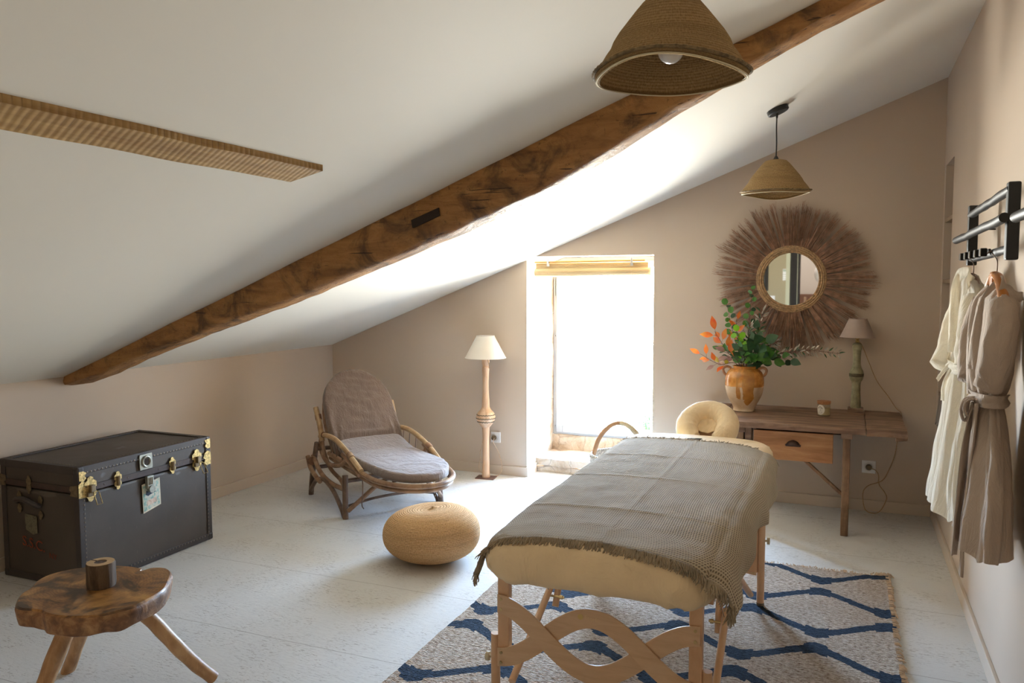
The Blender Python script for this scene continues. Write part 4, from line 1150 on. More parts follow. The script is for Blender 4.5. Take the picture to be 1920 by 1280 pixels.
so = [(0.14, -0.44), (0.105, -0.36), (0.108, -0.1)] + [(0.34 - 0.232 * cos(a), 0.21 + 0.31 * sin(a)) for a in [pi * k / 18 for k in range(19)]] + [(0.572, -0.1), (0.575, -0.36), (0.54, -0.44), (0.34, -0.45)]
so = [(p.x, p.y) for p in smooth_path([(a, b_, 0) for a, b_ in so], 3, closed=True)]
def sfn(a, b_, h):
    rise = 0.02 * max(0, -b_) + (0.05 * max(0.0, (-0.22 - b_)) / 0.2)
    return ch(a, b_, 0.306 + rise + h - 0.012 * max(0, b_ - 0.25) / 0.27)
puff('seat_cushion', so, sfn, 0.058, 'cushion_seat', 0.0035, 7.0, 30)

# ================================================================== POUF
t = thing('jute_pouf', (1.965, -1.885, 0), 'round coiled jute pouf on the pale floor beside the treatment table', 'pouf')
prof = []
NP = 30
for k in range(NP + 1):
    a = -pi / 2 + pi * k / NP
    r = 0.262 * (abs(cos(a)) ** 0.74); z = 0.142 + 0.142 * (1 if a > 0 else -1) * abs(sin(a)) ** 0.9
    prof.append((max(r, 0.0005), z))
fine = []
for (r0, z0), (r1, z1) in zip(prof, prof[1:]):
    for q in range(3): fine.append((r0 + (r1 - r0) * q / 3, z0 + (z1 - z0) * q / 3))
fine.append(prof[-1])
def pw(r, z, a):
    dent = 0.012 * math.exp(-((r - 0.03) / 0.07) ** 2) if z > 0.2 else 0
    k = 1 + 0.02 * cos(2 * a + 0.6) + 0.012 * nz(cos(a) * 1.5, sin(a) * 1.5, z * 5)
    c_ = 0.0005 * sin(z * 2 * pi / 0.0125) if 0.03 < z < 0.25 else 0.0005 * sin(r * 2 * pi / 0.0125)
    return (r * k + (c_ if 0.03 < z < 0.25 else 0), max(0, z - dent + (c_ if z >= 0.25 else 0)) * (1.0 + 0.035 * cos(a - 0.3)))
g = G().lathe(fine, (1.965, -1.885, 0), 96, wob=pw)
put('cover', g, M['pouf'], t, auto=None)

# ================================================================== FLOOR LAMP
def turned(prof_pts, n=6):
    return [(p.x, p.z) for p in smooth_path([(r, 0, z) for r, z in prof_pts], n)]
lx, ly = 1.492, -0.15
t = thing('floor_lamp', (lx, ly, 0), 'slender turned wood floor lamp with a white cone shade', 'floor lamp')
a_ = 0.9
g = G().prism([(0.078 * cos(pi / 2 * k + a_), 0.078 * sin(pi / 2 * k + a_)) for k in range(4)], 0.0, 0.007, lambda x, y, z: (lx + x * 1.35, ly - 0.0 + y * 1.0 - 0.0, z))
put('base_plate', g, M['rust_plate'], t, False, 0.001)
P = turned([(0.030, 0.007), (0.031, 0.02), (0.028, 0.05), (0.026, 0.12), (0.025, 0.22), (0.026, 0.32), (0.029, 0.385), (0.038, 0.40), (0.056, 0.425), (0.070, 0.452), (0.072, 0.475), (0.060, 0.505), (0.044, 0.522), (0.031, 0.545), (0.029, 0.58), (0.023, 0.68), (0.024, 0.78), (0.028, 0.84), (0.027, 0.852), (0.022, 0.857), (0.026, 0.875), (0.030, 0.895), (0.026, 0.918), (0.014, 0.935), (0.009, 0.94)])
put('turned_stem', G().lathe(P, (lx, ly, 0), 28), M['lamp_wood'], t)
g = G()
for z_, r_ in ((0.488, 0.0672), (0.462, 0.0722), (0.436, 0.0630)):
    g.tube([(lx + r_ * cos(a) * (1 + 0.005 * (k % 2)), ly + r_ * sin(a), z_ + 0.002 * ((k % 2) * 2 - 1)) for k, a in enumerate([2 * pi * k / 40 for k in range(40)])], 0.0032, 6, closed=True)
put('carved_band', g, M['dark_band'], t)
def shade(name, c, rb, rt, zb, zt, mat, parent):
    g = G().lathe([(rb, zb), (rt, zt), (rt - 0.002, zt), (rb - 0.002, zb)], (c[0], c[1], 0), 48, closed=True)
    o = put(name, g, M[mat], parent, auto=30)
    g = G()
    for r, z in ((rb, zb), (rt, zt)): g.tube([(c[0] + r * cos(a), c[1] + r * sin(a), z) for a in [2 * pi * k / 48 for k in range(48)]], 0.0022, 6, closed=True)
    put('shade_edge', g, M[mat], o)
    g = G()
    for k in range(3):
        a = 2 * pi * k / 3 + 0.4; g.tube([(c[0], c[1], zt - 0.02), (c[0] + (rt - 0.003) * cos(a), c[1] + (rt - 0.003) * sin(a), zt - 0.004)], 0.0015, 5)
    put('spider', g, M['steel'], o)
    return o
shade('lamp_shade', (lx, ly), 0.155, 0.068, 0.922, 1.087, 'linen_shade', t)
put('lamp_socket', G().lathe([(0.012, 0.935), (0.014, 0.95), (0.013, 0.99), (0.0, 0.99)], (lx, ly, 0), 16), M['brass'], t)
put('light_bulb', G().sphere((lx, ly, 1.015), 0.028, 16, 12), M['bulb'], t)
cab = smooth_path([(lx + 0.012, ly - 0.01, 0.935), (lx + 0.028, ly - 0.018, 0.905), (lx + 0.033, ly - 0.01, 0.87), (lx + 0.028, ly, 0.84)], 6)
put('cable', G().tube(cab, 0.0028, 6), M['rope'], t)
cab = smooth_path([(lx - 0.026, ly + 0.0, 0.30), (lx - 0.036, ly, 0.24), (lx - 0.052, ly + 0.005, 0.19), (lx - 0.05, ly + 0.005, 0.14), (lx - 0.065, ly + 0.01, 0.07), (lx - 0.035, ly + 0.03, 0.02), (lx, ly + 0.05, 0.005), (lx + 0.05, ly + 0.06, 0.005), (lx + 0.08, ly + 0.08, 0.02), (lx + 0.09, ly + 0.10, 0.07), (lx + 0.062, ly + 0.115, 0.16), (lx + 0.03, ly + 0.115, 0.22), (lx + 0.016, ly + 0.10, 0.26), (lx + 0.022, ly + 0.108, 0.29)], 8)
put('cable', G().tube(cab, 0.0026, 6), M['rope_pale'], t)
def plug_at(x, z, parent):
    g = G().lathe([(0.0, 0.0), (0.019, 0.0), (0.020, 0.012), (0.014, 0.03), (0.0, 0.034)], (x, -0.012, z), 20, axis=Matrix.Rotation(radians(90), 3, 'X'))
    put('plug', g, M['plug'], parent)
plug_at(1.502, 0.286, t)
for i, (sx_, lab) in enumerate(((1.51, 'white wall socket behind the floor lamp'), (4.159, 'white wall socket right of the console table'))):
    s_ = thing('wall_socket', (sx_, 0, 0.29), lab, 'socket')
    put('plate', G().box(sx_ - 0.041, sx_ + 0.041, -0.009, 0.0, 0.247, 0.331), M['socket'], s_, False, 0.004)
    g = G(); rr = 0.026
    g.tube([(sx_ + rr * cos(a), -0.010, 0.289 + rr * sin(a)) for a in [2 * pi * k / 32 for k in range(32)]], 0.002, 6, closed=True)
    put('socket_rim', g, M['socket'], s_)

# ================================================================== RUG
RX0, RX1, RY0, RY1 = 2.435, 4.225, -3.62, -1.31
def rugp(u, v, z=0.0):
    x = RX0 + (RX1 - RX0) * u; y = RY0 + (RY1 - RY0) * v
    y += 0.045 * (u ** 2) * v - 0.02 * v + 0.008 * nz(u * 6, v * 3)
    x += 0.022 * (1 - v) * u + 0.032 * (1 - v) * (1 - u) + 0.010 * nz(v * 7, u * 2, 3) + 0.004 * nz(v * 40, 0, u)
    return Vector((x, y, z))
def rtop(u, v):
    p = rugp(u, v); p.z = 0.012 + 0.0025 * nz(p.x * 30, p.y * 50) + 0.003 * nz(p.x * 4, p.y * 4) + (0.003 if u > 0.985 or u < 0.015 else 0)
    return p
t = thing('area_rug', (2.77 + 0.0, -3.22, 0), 'flat woven jute rug with navy wavy hexagon lines under the treatment table', 'rug')
g = G(); g.grid(rtop, 160, 200)
o_ = len(g.v)
edge = [rugp(i / 60, 0, 0.001) for i in range(61)]
def skirt(pa, pb):
    base = len(g.v); n_ = len(pa); g.v += [tuple(p) for p in pa] + [tuple(p) for p in pb]
    for i in range(n_ - 1): g.f.append((base + i, base + i + 1, base + n_ + i + 1, base + n_ + i)); g.mi.append(0)
for fu in (lambda k: (k, 0), lambda k: (k, 1), lambda k: (0, k), lambda k: (1, k)):
    pa = [rtop(*fu(i / 160)) for i in range(161)]; pb = [Vector((p.x, p.y, 0.0)) for p in pa]; skirt(pa, pb)
put('weave', g, M['rug'], t, auto=None)
g = G()
for i in range(420):
    u = random.random(); p = rtop(u, 1.0)
    d = Vector((random.uniform(-0.6, 0.6), 1, 0)).normalized() * random.uniform(0.008, 0.034)
    g.tube([p + Vector((0, -0.006, -0.002)), p + d * 0.5 + Vector((random.uniform(-.006, .006), 0, random.uniform(-0.004, 0.008))), Vector((p.x + d.x, p.y + d.y, random.uniform(0.002, 0.010)))], 0.0017, 4)
for i in range(50):
    p = rtop(1.0 - random.random() * 0.035, 1.0); d = Vector((random.uniform(-0.2, 1.0), random.uniform(0.2, 1), 0)).normalized() * random.uniform(0.02, 0.05)
    g.tube([p, p + d * 0.5 + Vector((0, 0, 0.008)), Vector((p.x + d.x, p.y + d.y, 0.003))], 0.0018, 4)
# cord selvedge along the right side
for i in range(260):
    v = random.random(); p = rtop(1.0, v)
    g.tube([p + Vector((-0.014, 0.003, 0.001)), p + Vector((0.002, 0, 0.003)), p + Vector((random.uniform(0.004, 0.014), random.uniform(-0.01, 0.01), -0.007))], 0.0028, 5)
o = put('rug_fringe', g, simple('pale rug cord', (0.62, 0.47, 0.34), 0.95, var=0.2, scale=60), t); o['kind'] = 'stuff'

# ================================================================== TREATMENT TABLE
MX0, MX1, MY0, MY1 = 2.935, 3.685, -3.40, -1.42
MZ = 0.692
t = thing('massage_table', (3.3, -2.4, 0), 'folding beech treatment table on the navy patterned rug', 'massage table')
RUGZ = 0.014
def bar(name, a, b, wx, wy, mat='beech', up=None, parent=None, bev=0.004):
    a, b = Vector(a), Vector(b); d = (b - a); L_ = d.length; d.normalize()
    x = Vector(up or (1, 0, 0)); x = (x - d * x.dot(d)).normalized(); y = d.cross(x)
    g = G().obox((a + b) / 2, x * wx, y * wy, d * L_ / 2)
    return put(name, g, M[mat], parent or t, False, bev)
def rod(name, a, b, r, mat='beech', parent=None, seg=16):
    g = G().tube([Vector(a), (Vector(a) + Vector(b)) / 2, Vector(b)], r, seg)
    return put(name, g, M[mat], parent or t)
for (yy, sgn) in ((-3.10, -1), (-1.90, 1)):
    for (xx, sx_) in ((2.918, -1), (3.585, 1)):
        if sgn == 1: xx = 2.955 if sx_ < 0 else 3.635
        lg = bar('leg', (xx, yy, 0.165), (xx, yy, 0.585), 0.0215, 0.016)
        xo = xx + sx_ * 0.036
        fo = put('leg_extension', G().tube([(xo, yy, RUGZ), (xo, yy, 0.02), (xo, yy, 0.24 if sgn < 0 else 0.405), (xo, yy, 0.245 if sgn < 0 else 0.41)], 0.0165, 18), M['beech'], lg)
        put('rubber_foot', G().tube([(xo, yy, RUGZ), (xo, yy, RUGZ + 0.012)], 0.0172, 16), M['brass_dark'], fo)
        for zz in ((0.155, 0.21) if sgn < 0 else (0.315, 0.36)):
            kn = G().tube([(xo + sx_ * 0.014, yy, zz), (xo + sx_ * 0.026, yy, zz)], 0.005, 10)
            if zz in (0.155, 0.315): kn.tube([(xo + sx_ * 0.024, yy, zz), (xo + sx_ * 0.036, yy, zz)], 0.016, 14); put('knob', kn, M['knobm'], lg)
    # two crossing wave boards
    xa, xb = (2.900, 3.600) if sgn < 0 else (2.94, 3.65)
    for (s_, dy) in ((1, -0.0215), (-1, -0.0300 if sgn < 0 else -0.0215 + 0.043)):
        pts_t = []; pts_b = []
        NB = 60
        for i in range(NB + 1):
            q = i / NB; x = xa + (xb - xa) * q
            zc = 0.268 + s_ * 0.096 * cos(2 * pi * q)
            dz = -s_ * 0.096 * 2 * pi * sin(2 * pi * q) / (xb - xa)
            nx_, nz_ = -dz, 1.0; l_ = sqrt(nx_ * nx_ + 1); hw = 0.033
            pts_t.append((x + nx_ / l_ * hw, zc + hw / l_)); pts_b.append((x - nx_ / l_ * hw, zc - hw / l_))
        g = G(); vs_ = []
        for qi, (a, b_) in enumerate(zip(pts_t, pts_b)):
            # the two boards weave: each passes in front once
            y0 = yy + (-0.0268 - s_ * 0.0048 * sin(2 * pi * qi / NB) if sgn < 0 else dy); y1 = y0 + 0.0085
            vs_ += [(a[0], y0, a[1]), (b_[0], y0, b_[1]), (b_[0], y1, b_[1]), (a[0], y1, a[1])]
        fs = []
        for i in range(NB):
            for k in range(4): fs.append((i * 4 + k, i * 4 + (k + 1) % 4, i * 4 + 4 + (k + 1) % 4, i * 4 + 4 + k))
        fs += [(0, 1, 2, 3), (NB * 4 + 3, NB * 4 + 2, NB * 4 + 1, NB * 4)]
        y0 = yy - 0.0268 if sgn < 0 else yy + dy
        g.add(vs_, fs)
        bd = put('wave_brace', g, M['beech_ply'], t, False, 0.0015)
        for xs_ in (xa + 0.014, xb - 0.014):
            for dz in (-0.018, 0.018):
                zc = 0.268 + s_ * 0.096
                put('bolt', G().tube([(xs_, y0 - 0.003, zc + dz), (xs_, y0 + 0.001, zc + dz)], 0.0055, 12), M['brass_screw'], bd)
        if sgn < 0 and s_ < 0:
            put('logo_disc', G().tube([(3.205, y0 - 0.0006, 0.366), (3.205, y0 + 0.001, 0.366)], 0.0095, 24), M['logo'], bd)
            textmesh('logo_lettering', 'Ecorfillirlo', 0.019, M['logo2'], bd, (3.220, y0 - 0.0008, 0.362), (1, 0, -0.14), (0, 0, 1), 0.0002)
# telescopic struts and wires
for sx_, xx in ((1, 2.955), (-1, 3.60)):
    for s2 in (-1, 1):
        yc = -2.50 if s2 < 0 else -2.46
        rod('strut', (xx + 0.015 * sx_, yc + s2 * 0.02, 0.555), (xx + 0.005 * sx_, yc + s2 * 0.19, 0.195), 0.0135)
        rod('strut', (xx - 0.02 * sx_, yc + s2 * 0.16, 0.275), (xx - 0.028 * sx_, yc + s2 * 0.56, 0.055), 0.0135)
        g = G().tube([(xx - 0.032 * sx_, yc + s2 * 0.185, 0.235), (xx + 0.04 * sx_, yc + s2 * 0.185, 0.235)], 0.005, 8)
        g.tube([(xx + 0.022 * sx_, yc + s2 * 0.185, 0.235), (xx + 0.034 * sx_, yc + s2 * 0.185, 0.235)], 0.009, 8)
        put('strut_bolt', g, M['brass_screw'], t)
        put('cable', G().tube([(xx + 0.0 * sx_, -3.02 if s2 < 0 else -1.96, 0.56), (xx - 0.02 * sx_, yc + s2 * 0.18, 0.245), (xx, yc + s2 * 0.02, 0.56)], 0.0016, 6), M['wire'], t)
# wooden rim frame below the top
g = G(); frame_boxes.__call__ if False else None
for (a, b_) in (((2.955, -3.30), (2.985, -1.52)), ((3.635, -3.30), (3.665, -1.52)), ((2.985, -3.30), (3.635, -3.27)), ((2.985, -1.55), (3.635, -1.52)), ((2.985, -2.5), (3.635, -2.46))):
    g.box(a[0], b_[0], a[1], b_[1], 0.545, 0.605)
put('top_frame', g, M['beech'], t, False)
for (x_, y_) in ((3.20, -1.45), (3.44, -1.45)): rod('headrest_rod', (x_, -1.60, 0.595), (x_ + 0.0, -1.24, 0.60), 0.008, 'steel')
def rrect(x0, x1, y0, y1, r, n=10, per=26):
    P = []
    def arc(cx, cy, a0):
        for k in range(n + 1): a = a0 + pi / 2 * k / n; P.append((cx + r * cos(a), cy + r * sin(a)))
    arc(x1 - r, y1 - r, 0); arc(x0 + r, y1 - r, pi / 2); arc(x0 + r, y0 + r, pi); arc(x1 - r, y0 + r, 3 * pi / 2)
    out = []
    for i in range(len(P)):
        a, b_ = Vector((*P[i], 0)), Vector((*P[(i + 1) % len(P)], 0)); L_ = (b_ - a).length; m_ = max(1, int(L_ / 0.035))
        for k in range(m_): q = a.lerp(b_, k / m_); out.append((q.x, q.y))
    return out
def inset(P, d):
    n_ = len(P); o_ = []
    for i in range(n_):
        a, b_ = Vector(P[i - 1]), Vector(P[(i + 1) % n_]); tn = (b_ - a).normalized(); nn_ = Vector((-tn.y, tn.x)); o_.append(Vector(P[i]) + nn_ * d)
    return o_
base = rrect(MX0, MX1, MY0, MY1, 0.13)
def crown(x): q = (x - (MX0 + MX1) / 2) / (MX1 - MX0) * 2; return 0.006 - 0.022 * max(0, abs(q) - 0.15) ** 2
lv = [(0.34, MZ), (0.20, MZ), (0.10, MZ), (0.06, MZ - 0.001), (0.035, MZ - 0.006), (0.018, MZ - 0.015), (0.006, MZ - 0.03), (0.0, MZ - 0.05), (0.0, MZ - 0.07), (0.004, MZ - 0.09), (0.014, MZ - 0.115), (0.034, MZ - 0.138), (0.06, MZ - 0.148), (0.12, MZ - 0.132), (0.3, MZ - 0.11)]
def near_droop(x, y):
    q = abs(x - (MX0 + MX1) / 2) / 0.375
    return 0.030 * max(0.0, min(1.0, (-2.9 - y) / 0.5)) * q ** 3
def sheet_z(x, y, r=0.13):
    hx_, hy_ = (MX1 - MX0) / 2, (MY1 - MY0) / 2
    qx, qy = abs(x - (MX0 + MX1) / 2) - hx_ + r, abs(y - (MY0 + MY1) / 2) - hy_ + r
    d_ = r - (sqrt(max(qx, 0) ** 2 + max(qy, 0) ** 2) + min(max(qx, qy), 0))
    T = [(0.0, MZ - 0.05), (0.006, MZ - 0.03), (0.018, MZ - 0.015), (0.035, MZ - 0.006), (0.06, MZ - 0.001), (0.10, MZ)]
    z = MZ
    if d_ <= 0: z = MZ - 0.05
    elif d_ < 0.10:
        for (a, b_), (c_, e_) in zip(T, T[1:]):
            if a <= d_ <= c_: z = b_ + (e_ - b_) * (d_ - a) / (c_ - a)
    return z + crown(x) - near_droop(x, y)
g = G(); vs_ = []; n_ = len(base)
for li, (d_, z_) in enumerate(lv):
    for i, p in enumerate(inset(base, d_)):
        wr = 0
        s_along = i * 0.035
        if 4 < li < 13:
            wr = 0.009 * nz(s_along * 7 + li * 0.45, li * 0.2) + 0.005 * nz(s_along * 17 - li * 0.6, 3.0)
            ph_ = s_along * 26 + li * 0.55 + 4 * nz(s_along * 2.1, 7.7)
            wr -= 0.017 * max(0.0, sin(ph_)) ** 4 * (0.55 + nz(s_along * 3.3, 1.1)) * (1 if li > 5 else 0.5)
        near = max(0, (-3.05 - p.y) / 0.35)
        zz = z_ + crown(p.x) * (1 if li < 8 else 0) + (0.012 * nz(s_along * 3, 2) + 0.006 * nz(s_along * 12, 5) if li >= 10 else 0)
        if li >= 7: zz -= 0.004
        zz -= near_droop(p.x, p.y) * (1 if li < 10 else 0.5)
        nn_ = Vector((p.x - 3.31, (p.y + 2.4) * 0.3)).normalized()
        vs_.append((p.x + nn_.x * wr, p.y + (wr * 1.5 if abs(p.y + 2.4) > 0.85 else 0), zz))
fs = []
for l in range(len(lv) - 1):
    for i in range(n_): fs.append((l * n_ + i, l * n_ + (i + 1) % n_, (l + 1) * n_ + (i + 1) % n_, (l + 1) * n_ + i))
fs.append(tuple(range(n_))); fs.append(tuple((len(lv) - 1) * n_ + k for k in reversed(range(n_))))
g.add(vs_, fs)
tag(put('fitted_sheet', g, M['sheet'], auto=None, loc=(3.31, -2.4, 0.56), smooth=True), 'cream cotton fitted sheet stretched over the treatment table top', 'sheet')
# face cradle: horseshoe cushion in a cream cover
t2 = thing('face_cradle', (3.32, -1.28, 0.6), 'cream covered face cradle cushion at the far end of the treatment table', 'headrest')
CC = Vector((3.322, -1.265, 0.708)); tilt = radians(38)
ex = Vector((1, 0.03, 0)).normalized(); ey = Vector((0, cos(tilt), sin(tilt))); en = ex.cross(ey)
g = G(); vs_ = []; fs = []; NU, NV = 72, 22
for i in range(NU + 1):
    a = radians(-62) + radians(304) * i / NU
    q = i / NU; rmin = 0.060 * (1 - 0.35 * max(0, abs(q - 0.5) * 2 - 0.75) / 0.25)
    cpt = CC + ex * (0.107 * cos(a)) + ey * (0.112 * sin(a))
    rad = ex * cos(a) + ey * sin(a)
    for k in range(NV):
        b_ = 2 * pi * k / NV
        r_ = rmin * (1 + 0.035 * nz(q * 26, cos(b_) * 1.2, sin(b_) * 1.2) + 0.03 * nz(q * 50, b_))
        vs_.append(cpt + rad * cos(b_) * r_ + en * sin(b_) * r_ * 0.95)
for i in range(NU):
    for k in range(NV): fs.append((i * NV + k, i * NV + (k + 1) % NV, (i + 1) * NV + (k + 1) % NV, (i + 1) * NV + k))
fs.append(tuple(range(NV))); fs.append(tuple(NU * NV + k for k in reversed(range(NV))))
g.add(vs_, fs)
put('cradle_cushion', g, M['sheet'], t2, auto=None)
g = G()
g.grid(lambda u, v: CC + ex * ((u - 0.5) * 0.14) + ey * (-0.03 + 0.11 * v) + en * (0.012 - 0.035 * (1 - abs(u - 0.5) * 2) * (1 - v) + 0.010 * nz(u * 5, v * 4)), 16, 12, 0.002)
put('cover_web', g, M['sheet'], t2, auto=None)
put('cradle_platform', G().obox(CC - en * 0.066 - ey * 0.01, ex * 0.11, ey * 0.10, en * 0.007), M['beech_ply'], t2, False, 0.004)
rod('pivot', (3.22, -1.27, 0.60), (3.43, -1.27, 0.60), 0.009, 'steel', t2)

# blanket
def bl_right_end(b_): return 0.135 - 0.055 * max(0.0, 1 - b_ / 0.12) + 0.018 * sin(b_ * 11 + 0.4) + 0.02 * nz(b_ * 7, 1.5) - 0.06 * max(0, (b_ - 0.86)) / 0.14
BY0, BY1 = -3.368, -1.665
def blanket(a, b_):
    """a across (0 left .. 1 right overhang end), b along (0 near .. 1 far)"""
    y = BY0 + (BY1 - BY0) * b_
    near = max(0.0, 1 - b_ / 0.10)
    left_drop = 0.085 * near ** 1.3 + 0.012
    W0 = MX1 - MX0 - 0.06
    dr = bl_right_end(b_)
    tot = left_drop + W0 + 0.03 + dr
    s_ = a * tot
    if s_ < left_drop:
        q = left_drop - s_
        x = MX0 + 0.012 - min(q, 0.06) * 0.35; z = max(sheet_z(MX0 + 0.012, y), MZ - 0.045 - near_droop(MX0, y)) + 0.0065 - q * 0.92
    elif s_ < left_drop + W0 + 0.0:
        q = (s_ - left_drop) / W0
        x = MX0 + 0.012 + (MX1 - MX0 - 0.042) * q
        z = max(sheet_z(x, y), sheet_z(x, y + 0.02), MZ - 0.04 - near_droop(x, y)) + 0.0065
    else:
        q = s_ - left_drop - W0
        R_ = 0.07
        if q < R_ * 1.3:
            an = q / R_; x = MX1 - 0.03 + R_ * sin(min(an, 1.3)); z = max(sheet_z(MX1 - 0.03, y), MZ - 0.03 - near_droop(MX1, y)) + 0.0065 - R_ * (1 - cos(min(an, 1.3)))
        else:
            e = q - R_ * 1.3; x = MX1 - 0.03 + R_ * sin(1.3) + 0.012 * min(1, e / 0.05) - 0.05 * e; z = max(sheet_z(MX1 - 0.03, y), MZ - 0.03 - near_droop(MX1, y)) + 0.0065 - R_ * (1 - cos(1.3)) - e
            x += 0.010 * sin(b_ * 26 + 3 * e) * min(1, e / 0.06) + 0.010 * nz(b_ * 9, e * 6) * min(1, e / 0.05)
    z += 0.0022 * nz(x * 9, y * 9) + 0.0012 * nz(x * 26, y * 26, 2)
    # pressed fold lines
    for yl in (-2.98, -2.50, -2.08):
        z += 0.0022 * math.exp(-((y - yl) / 0.012) ** 2) * (1 if x < MX1 - 0.02 else 0)
    z += 0.0022 * math.exp(-((x - 3.33) / 0.010) ** 2)
    # near edge follows the rounded end: sag over the front
    if near > 0:
        qx = (x - (MX0 + MX1) / 2) / 0.375
        y += 0.024 * near * (1 - max(0, qx)) - 0.0 * near
        y -= 0.010 * near * nz(x * 7)
    if b_ > 0.9:
        fq = (b_ - 0.9) / 0.1; y += (-0.055 * max(0, (x - 3.50)) / 0.18) * fq + 0.008 * nz(x * 8, 4) * fq
    return Vector((x, y, z))
t = thing('throw_blanket', (3.31, -2.5, MZ), 'grey brown waffle weave blanket with fringed ends lying over the cream sheet', 'blanket')
g = G(); g.grid(blanket, 200, 220, 0.004)
put('woven_cloth', g, M['waffle'], t, auto=None)
def fr_strand(g, p, d, L_, droop, r=0.0022):
    pts = [p]
    k = random.uniform(-1, 1)
    for i in range(1, 5):
        q = i / 4
        pts.append(p + d * L_ * q + Vector((k * 0.006 * q + random.uniform(-.002, .002), 0, -droop * q * q + random.uniform(-.001, .001))))
    g.tube(pts, lambda u: r * (1 - 0.4 * u), 4)
g = G()
for i in range(520):
    a = (i + random.random()) / 520
    p = blanket(a, 0.0); pin_ = blanket(a, 0.01)
    right = a > 0.93
    L_ = 0.020 + 0.014 * a + random.uniform(0, 0.012)
    d = Vector((random.uniform(-0.5, 0.5), -0.9, -0.2 - 0.3 * a)).normalized()
    if a < 0.10: d = Vector((-0.15, -0.2, -0.95))
    fr_strand(g, p + Vector((0, -0.003, 0.001)), d, L_, 0.006, 0.0025)
p = blanket(0.99, 0.0)
for i in range(40): fr_strand(g, p + Vector((random.uniform(-0.012, 0.006), random.uniform(-.004, .01), random.uniform(-0.0, 0.02))), Vector((random.uniform(-.12, .12), -0.1, -1)), random.uniform(0.03, 0.05), 0.0, 0.0022)
p = blanket(0.01, 0.0)
for i in range(24): fr_strand(g, p + Vector((random.uniform(-0.008, 0.004), random.uniform(-.003, .012), random.uniform(0, 0.03))), Vector((random.uniform(-.3, .1), -0.1, -1)), random.uniform(0.02, 0.04), 0.0, 0.0022)
o = put('near_fringe', g, M['fringe'], t, auto=None); o['kind'] = 'stuff'
g = G()
for i in range(300):
    a = (i + random.random()) / 300
    p = blanket(a, 1.0)
    d = Vector((random.uniform(-0.9, 0.9), 0.7, random.uniform(-0.05, 0.35))) if a < 0.87 else Vector((0.25, 0.6, -0.7))
    fr_strand(g, p + Vector((0, -0.004, -0.001)), d.normalized(), random.uniform(0.010, 0.028), 0.003, 0.0022)
o = put('far_fringe', g, M['fringe'], t, auto=None); o['kind'] = 'stuff'

# ================================================================== BASKET behind the table
t = thing('handled_basket', (2.62, -0.52, 0), 'pale woven basket with a hooped handle standing behind the treatment table', 'basket')
bc = (2.63, -0.50)
prof = [(0.0, 0.0), (0.12, 0.0), (0.15, 0.03), (0.185, 0.12), (0.20, 0.22), (0.195, 0.30), (0.188, 0.335), (0.180, 0.335), (0.188, 0.30), (0.19, 0.22), (0.176, 0.12), (0.14, 0.035), (0.0, 0.02)]
pf = []
for (a, b_), (c_, d_) in zip(prof, prof[1:]):
    for k in range(4): pf.append((a + (c_ - a) * k / 4, b_ + (d_ - b_) * k / 4))
pf.append(prof[-1])
g = G().lathe(pf, (*bc, 0), 72, wob=lambda r, z, a: (r + (0.004 * sin(a * 36 + (pi if int(z / 0.014) % 2 else 0)) if r > 0.1 else 0), z))
put('woven_body', g, M['basket'], t, auto=None)
g = G()
for k in range(3): g.tube([(bc[0] + 0.19 * cos(a) + 0.006 * sin(a * 20 + k * 2.1), bc[1] + 0.19 * sin(a) + 0.006 * cos(a * 20 + k * 2.1), 0.34 + 0.008 * sin(a * 20 + k * 2.1)) for a in [2 * pi * q / 140 for q in range(140)]], 0.006, 6, closed=True)
put('braided_rim', g, M['basket'], t)
hx = Vector((0.93, 0.22, 0)).normalized()
hp = [Vector((*bc, 0)) + hx * (-0.185) + Vector((0, 0, 0.29))]
for k in range(9):
    a = pi * (1 - k / 8); hp.append(Vector((*bc, 0)) + hx * (0.135 * cos(a) * (1.0 + 0.22 * (1 - sin(a)))) + Vector((0, 0, 0.36 + 0.195 * sin(a))))
hp.append(Vector((*bc, 0)) + hx * 0.185 + Vector((0, 0, 0.29)))
HP = smooth_path(hp, 6)
put('handle', G().tube(HP, 0.0145, 12), M['leather'], t)
k0 = int(len(HP) * 0.5)
put('handle_wrap', G().tube(HP[k0:int(len(HP) * 0.78)], lambda u: 0.0158 + 0.0006 * sin(u * 120), 12), M['cord_wrap'], t)

# ================================================================== CONSOLE TABLE
CTZ = 0.66
t = thing('console_table', (3.7, -0.42, 0), 'old wooden work table with one pine drawer against the back wall', 'table')
cr = radians(1.5)
def plank(name, x0, x1, y0, y1, z0, z1, mat='console', ragged=0.004, parent=None):
    g = G(); nx_, ny_ = max(6, int((x1 - x0) / 0.03)), 8
    def f(u, v):
        x = x0 + (x1 - x0) * u; y = y0 + (y1 - y0) * v
        if u in (0.0, 1.0): x += ragged * nz(y * 25, x)
        if v in (0.0, 1.0): y += ragged * nz(x * 14, y)
        return Vector((x, y, z1 + 0.0015 * nz(x * 12, y * 12) - (0.003 if v in (0, 1) or u in (0, 1) else 0)))
    g.grid(f, nx_, ny_, z1 - z0)
    return put(name, g, M[mat], parent or t)
plank('top_board', 3.30, 4.118, -0.745, -0.44, CTZ - 0.034, CTZ, ragged=0.006)
plank('top_board', 3.30, 4.118, -0.437, -0.21, CTZ - 0.034, CTZ - 0.001)
plank('top_board', 3.30, 4.118, -0.207, -0.018, CTZ - 0.034, CTZ)
plank('end_board', 4.123, 4.33, -0.752, -0.018, CTZ - 0.036, CTZ + 0.001, ragged=0.010)
plank('end_board', 3.10, 3.296, -0.70, -0.03, CTZ - 0.034, CTZ + 0.001, ragged=0.008)
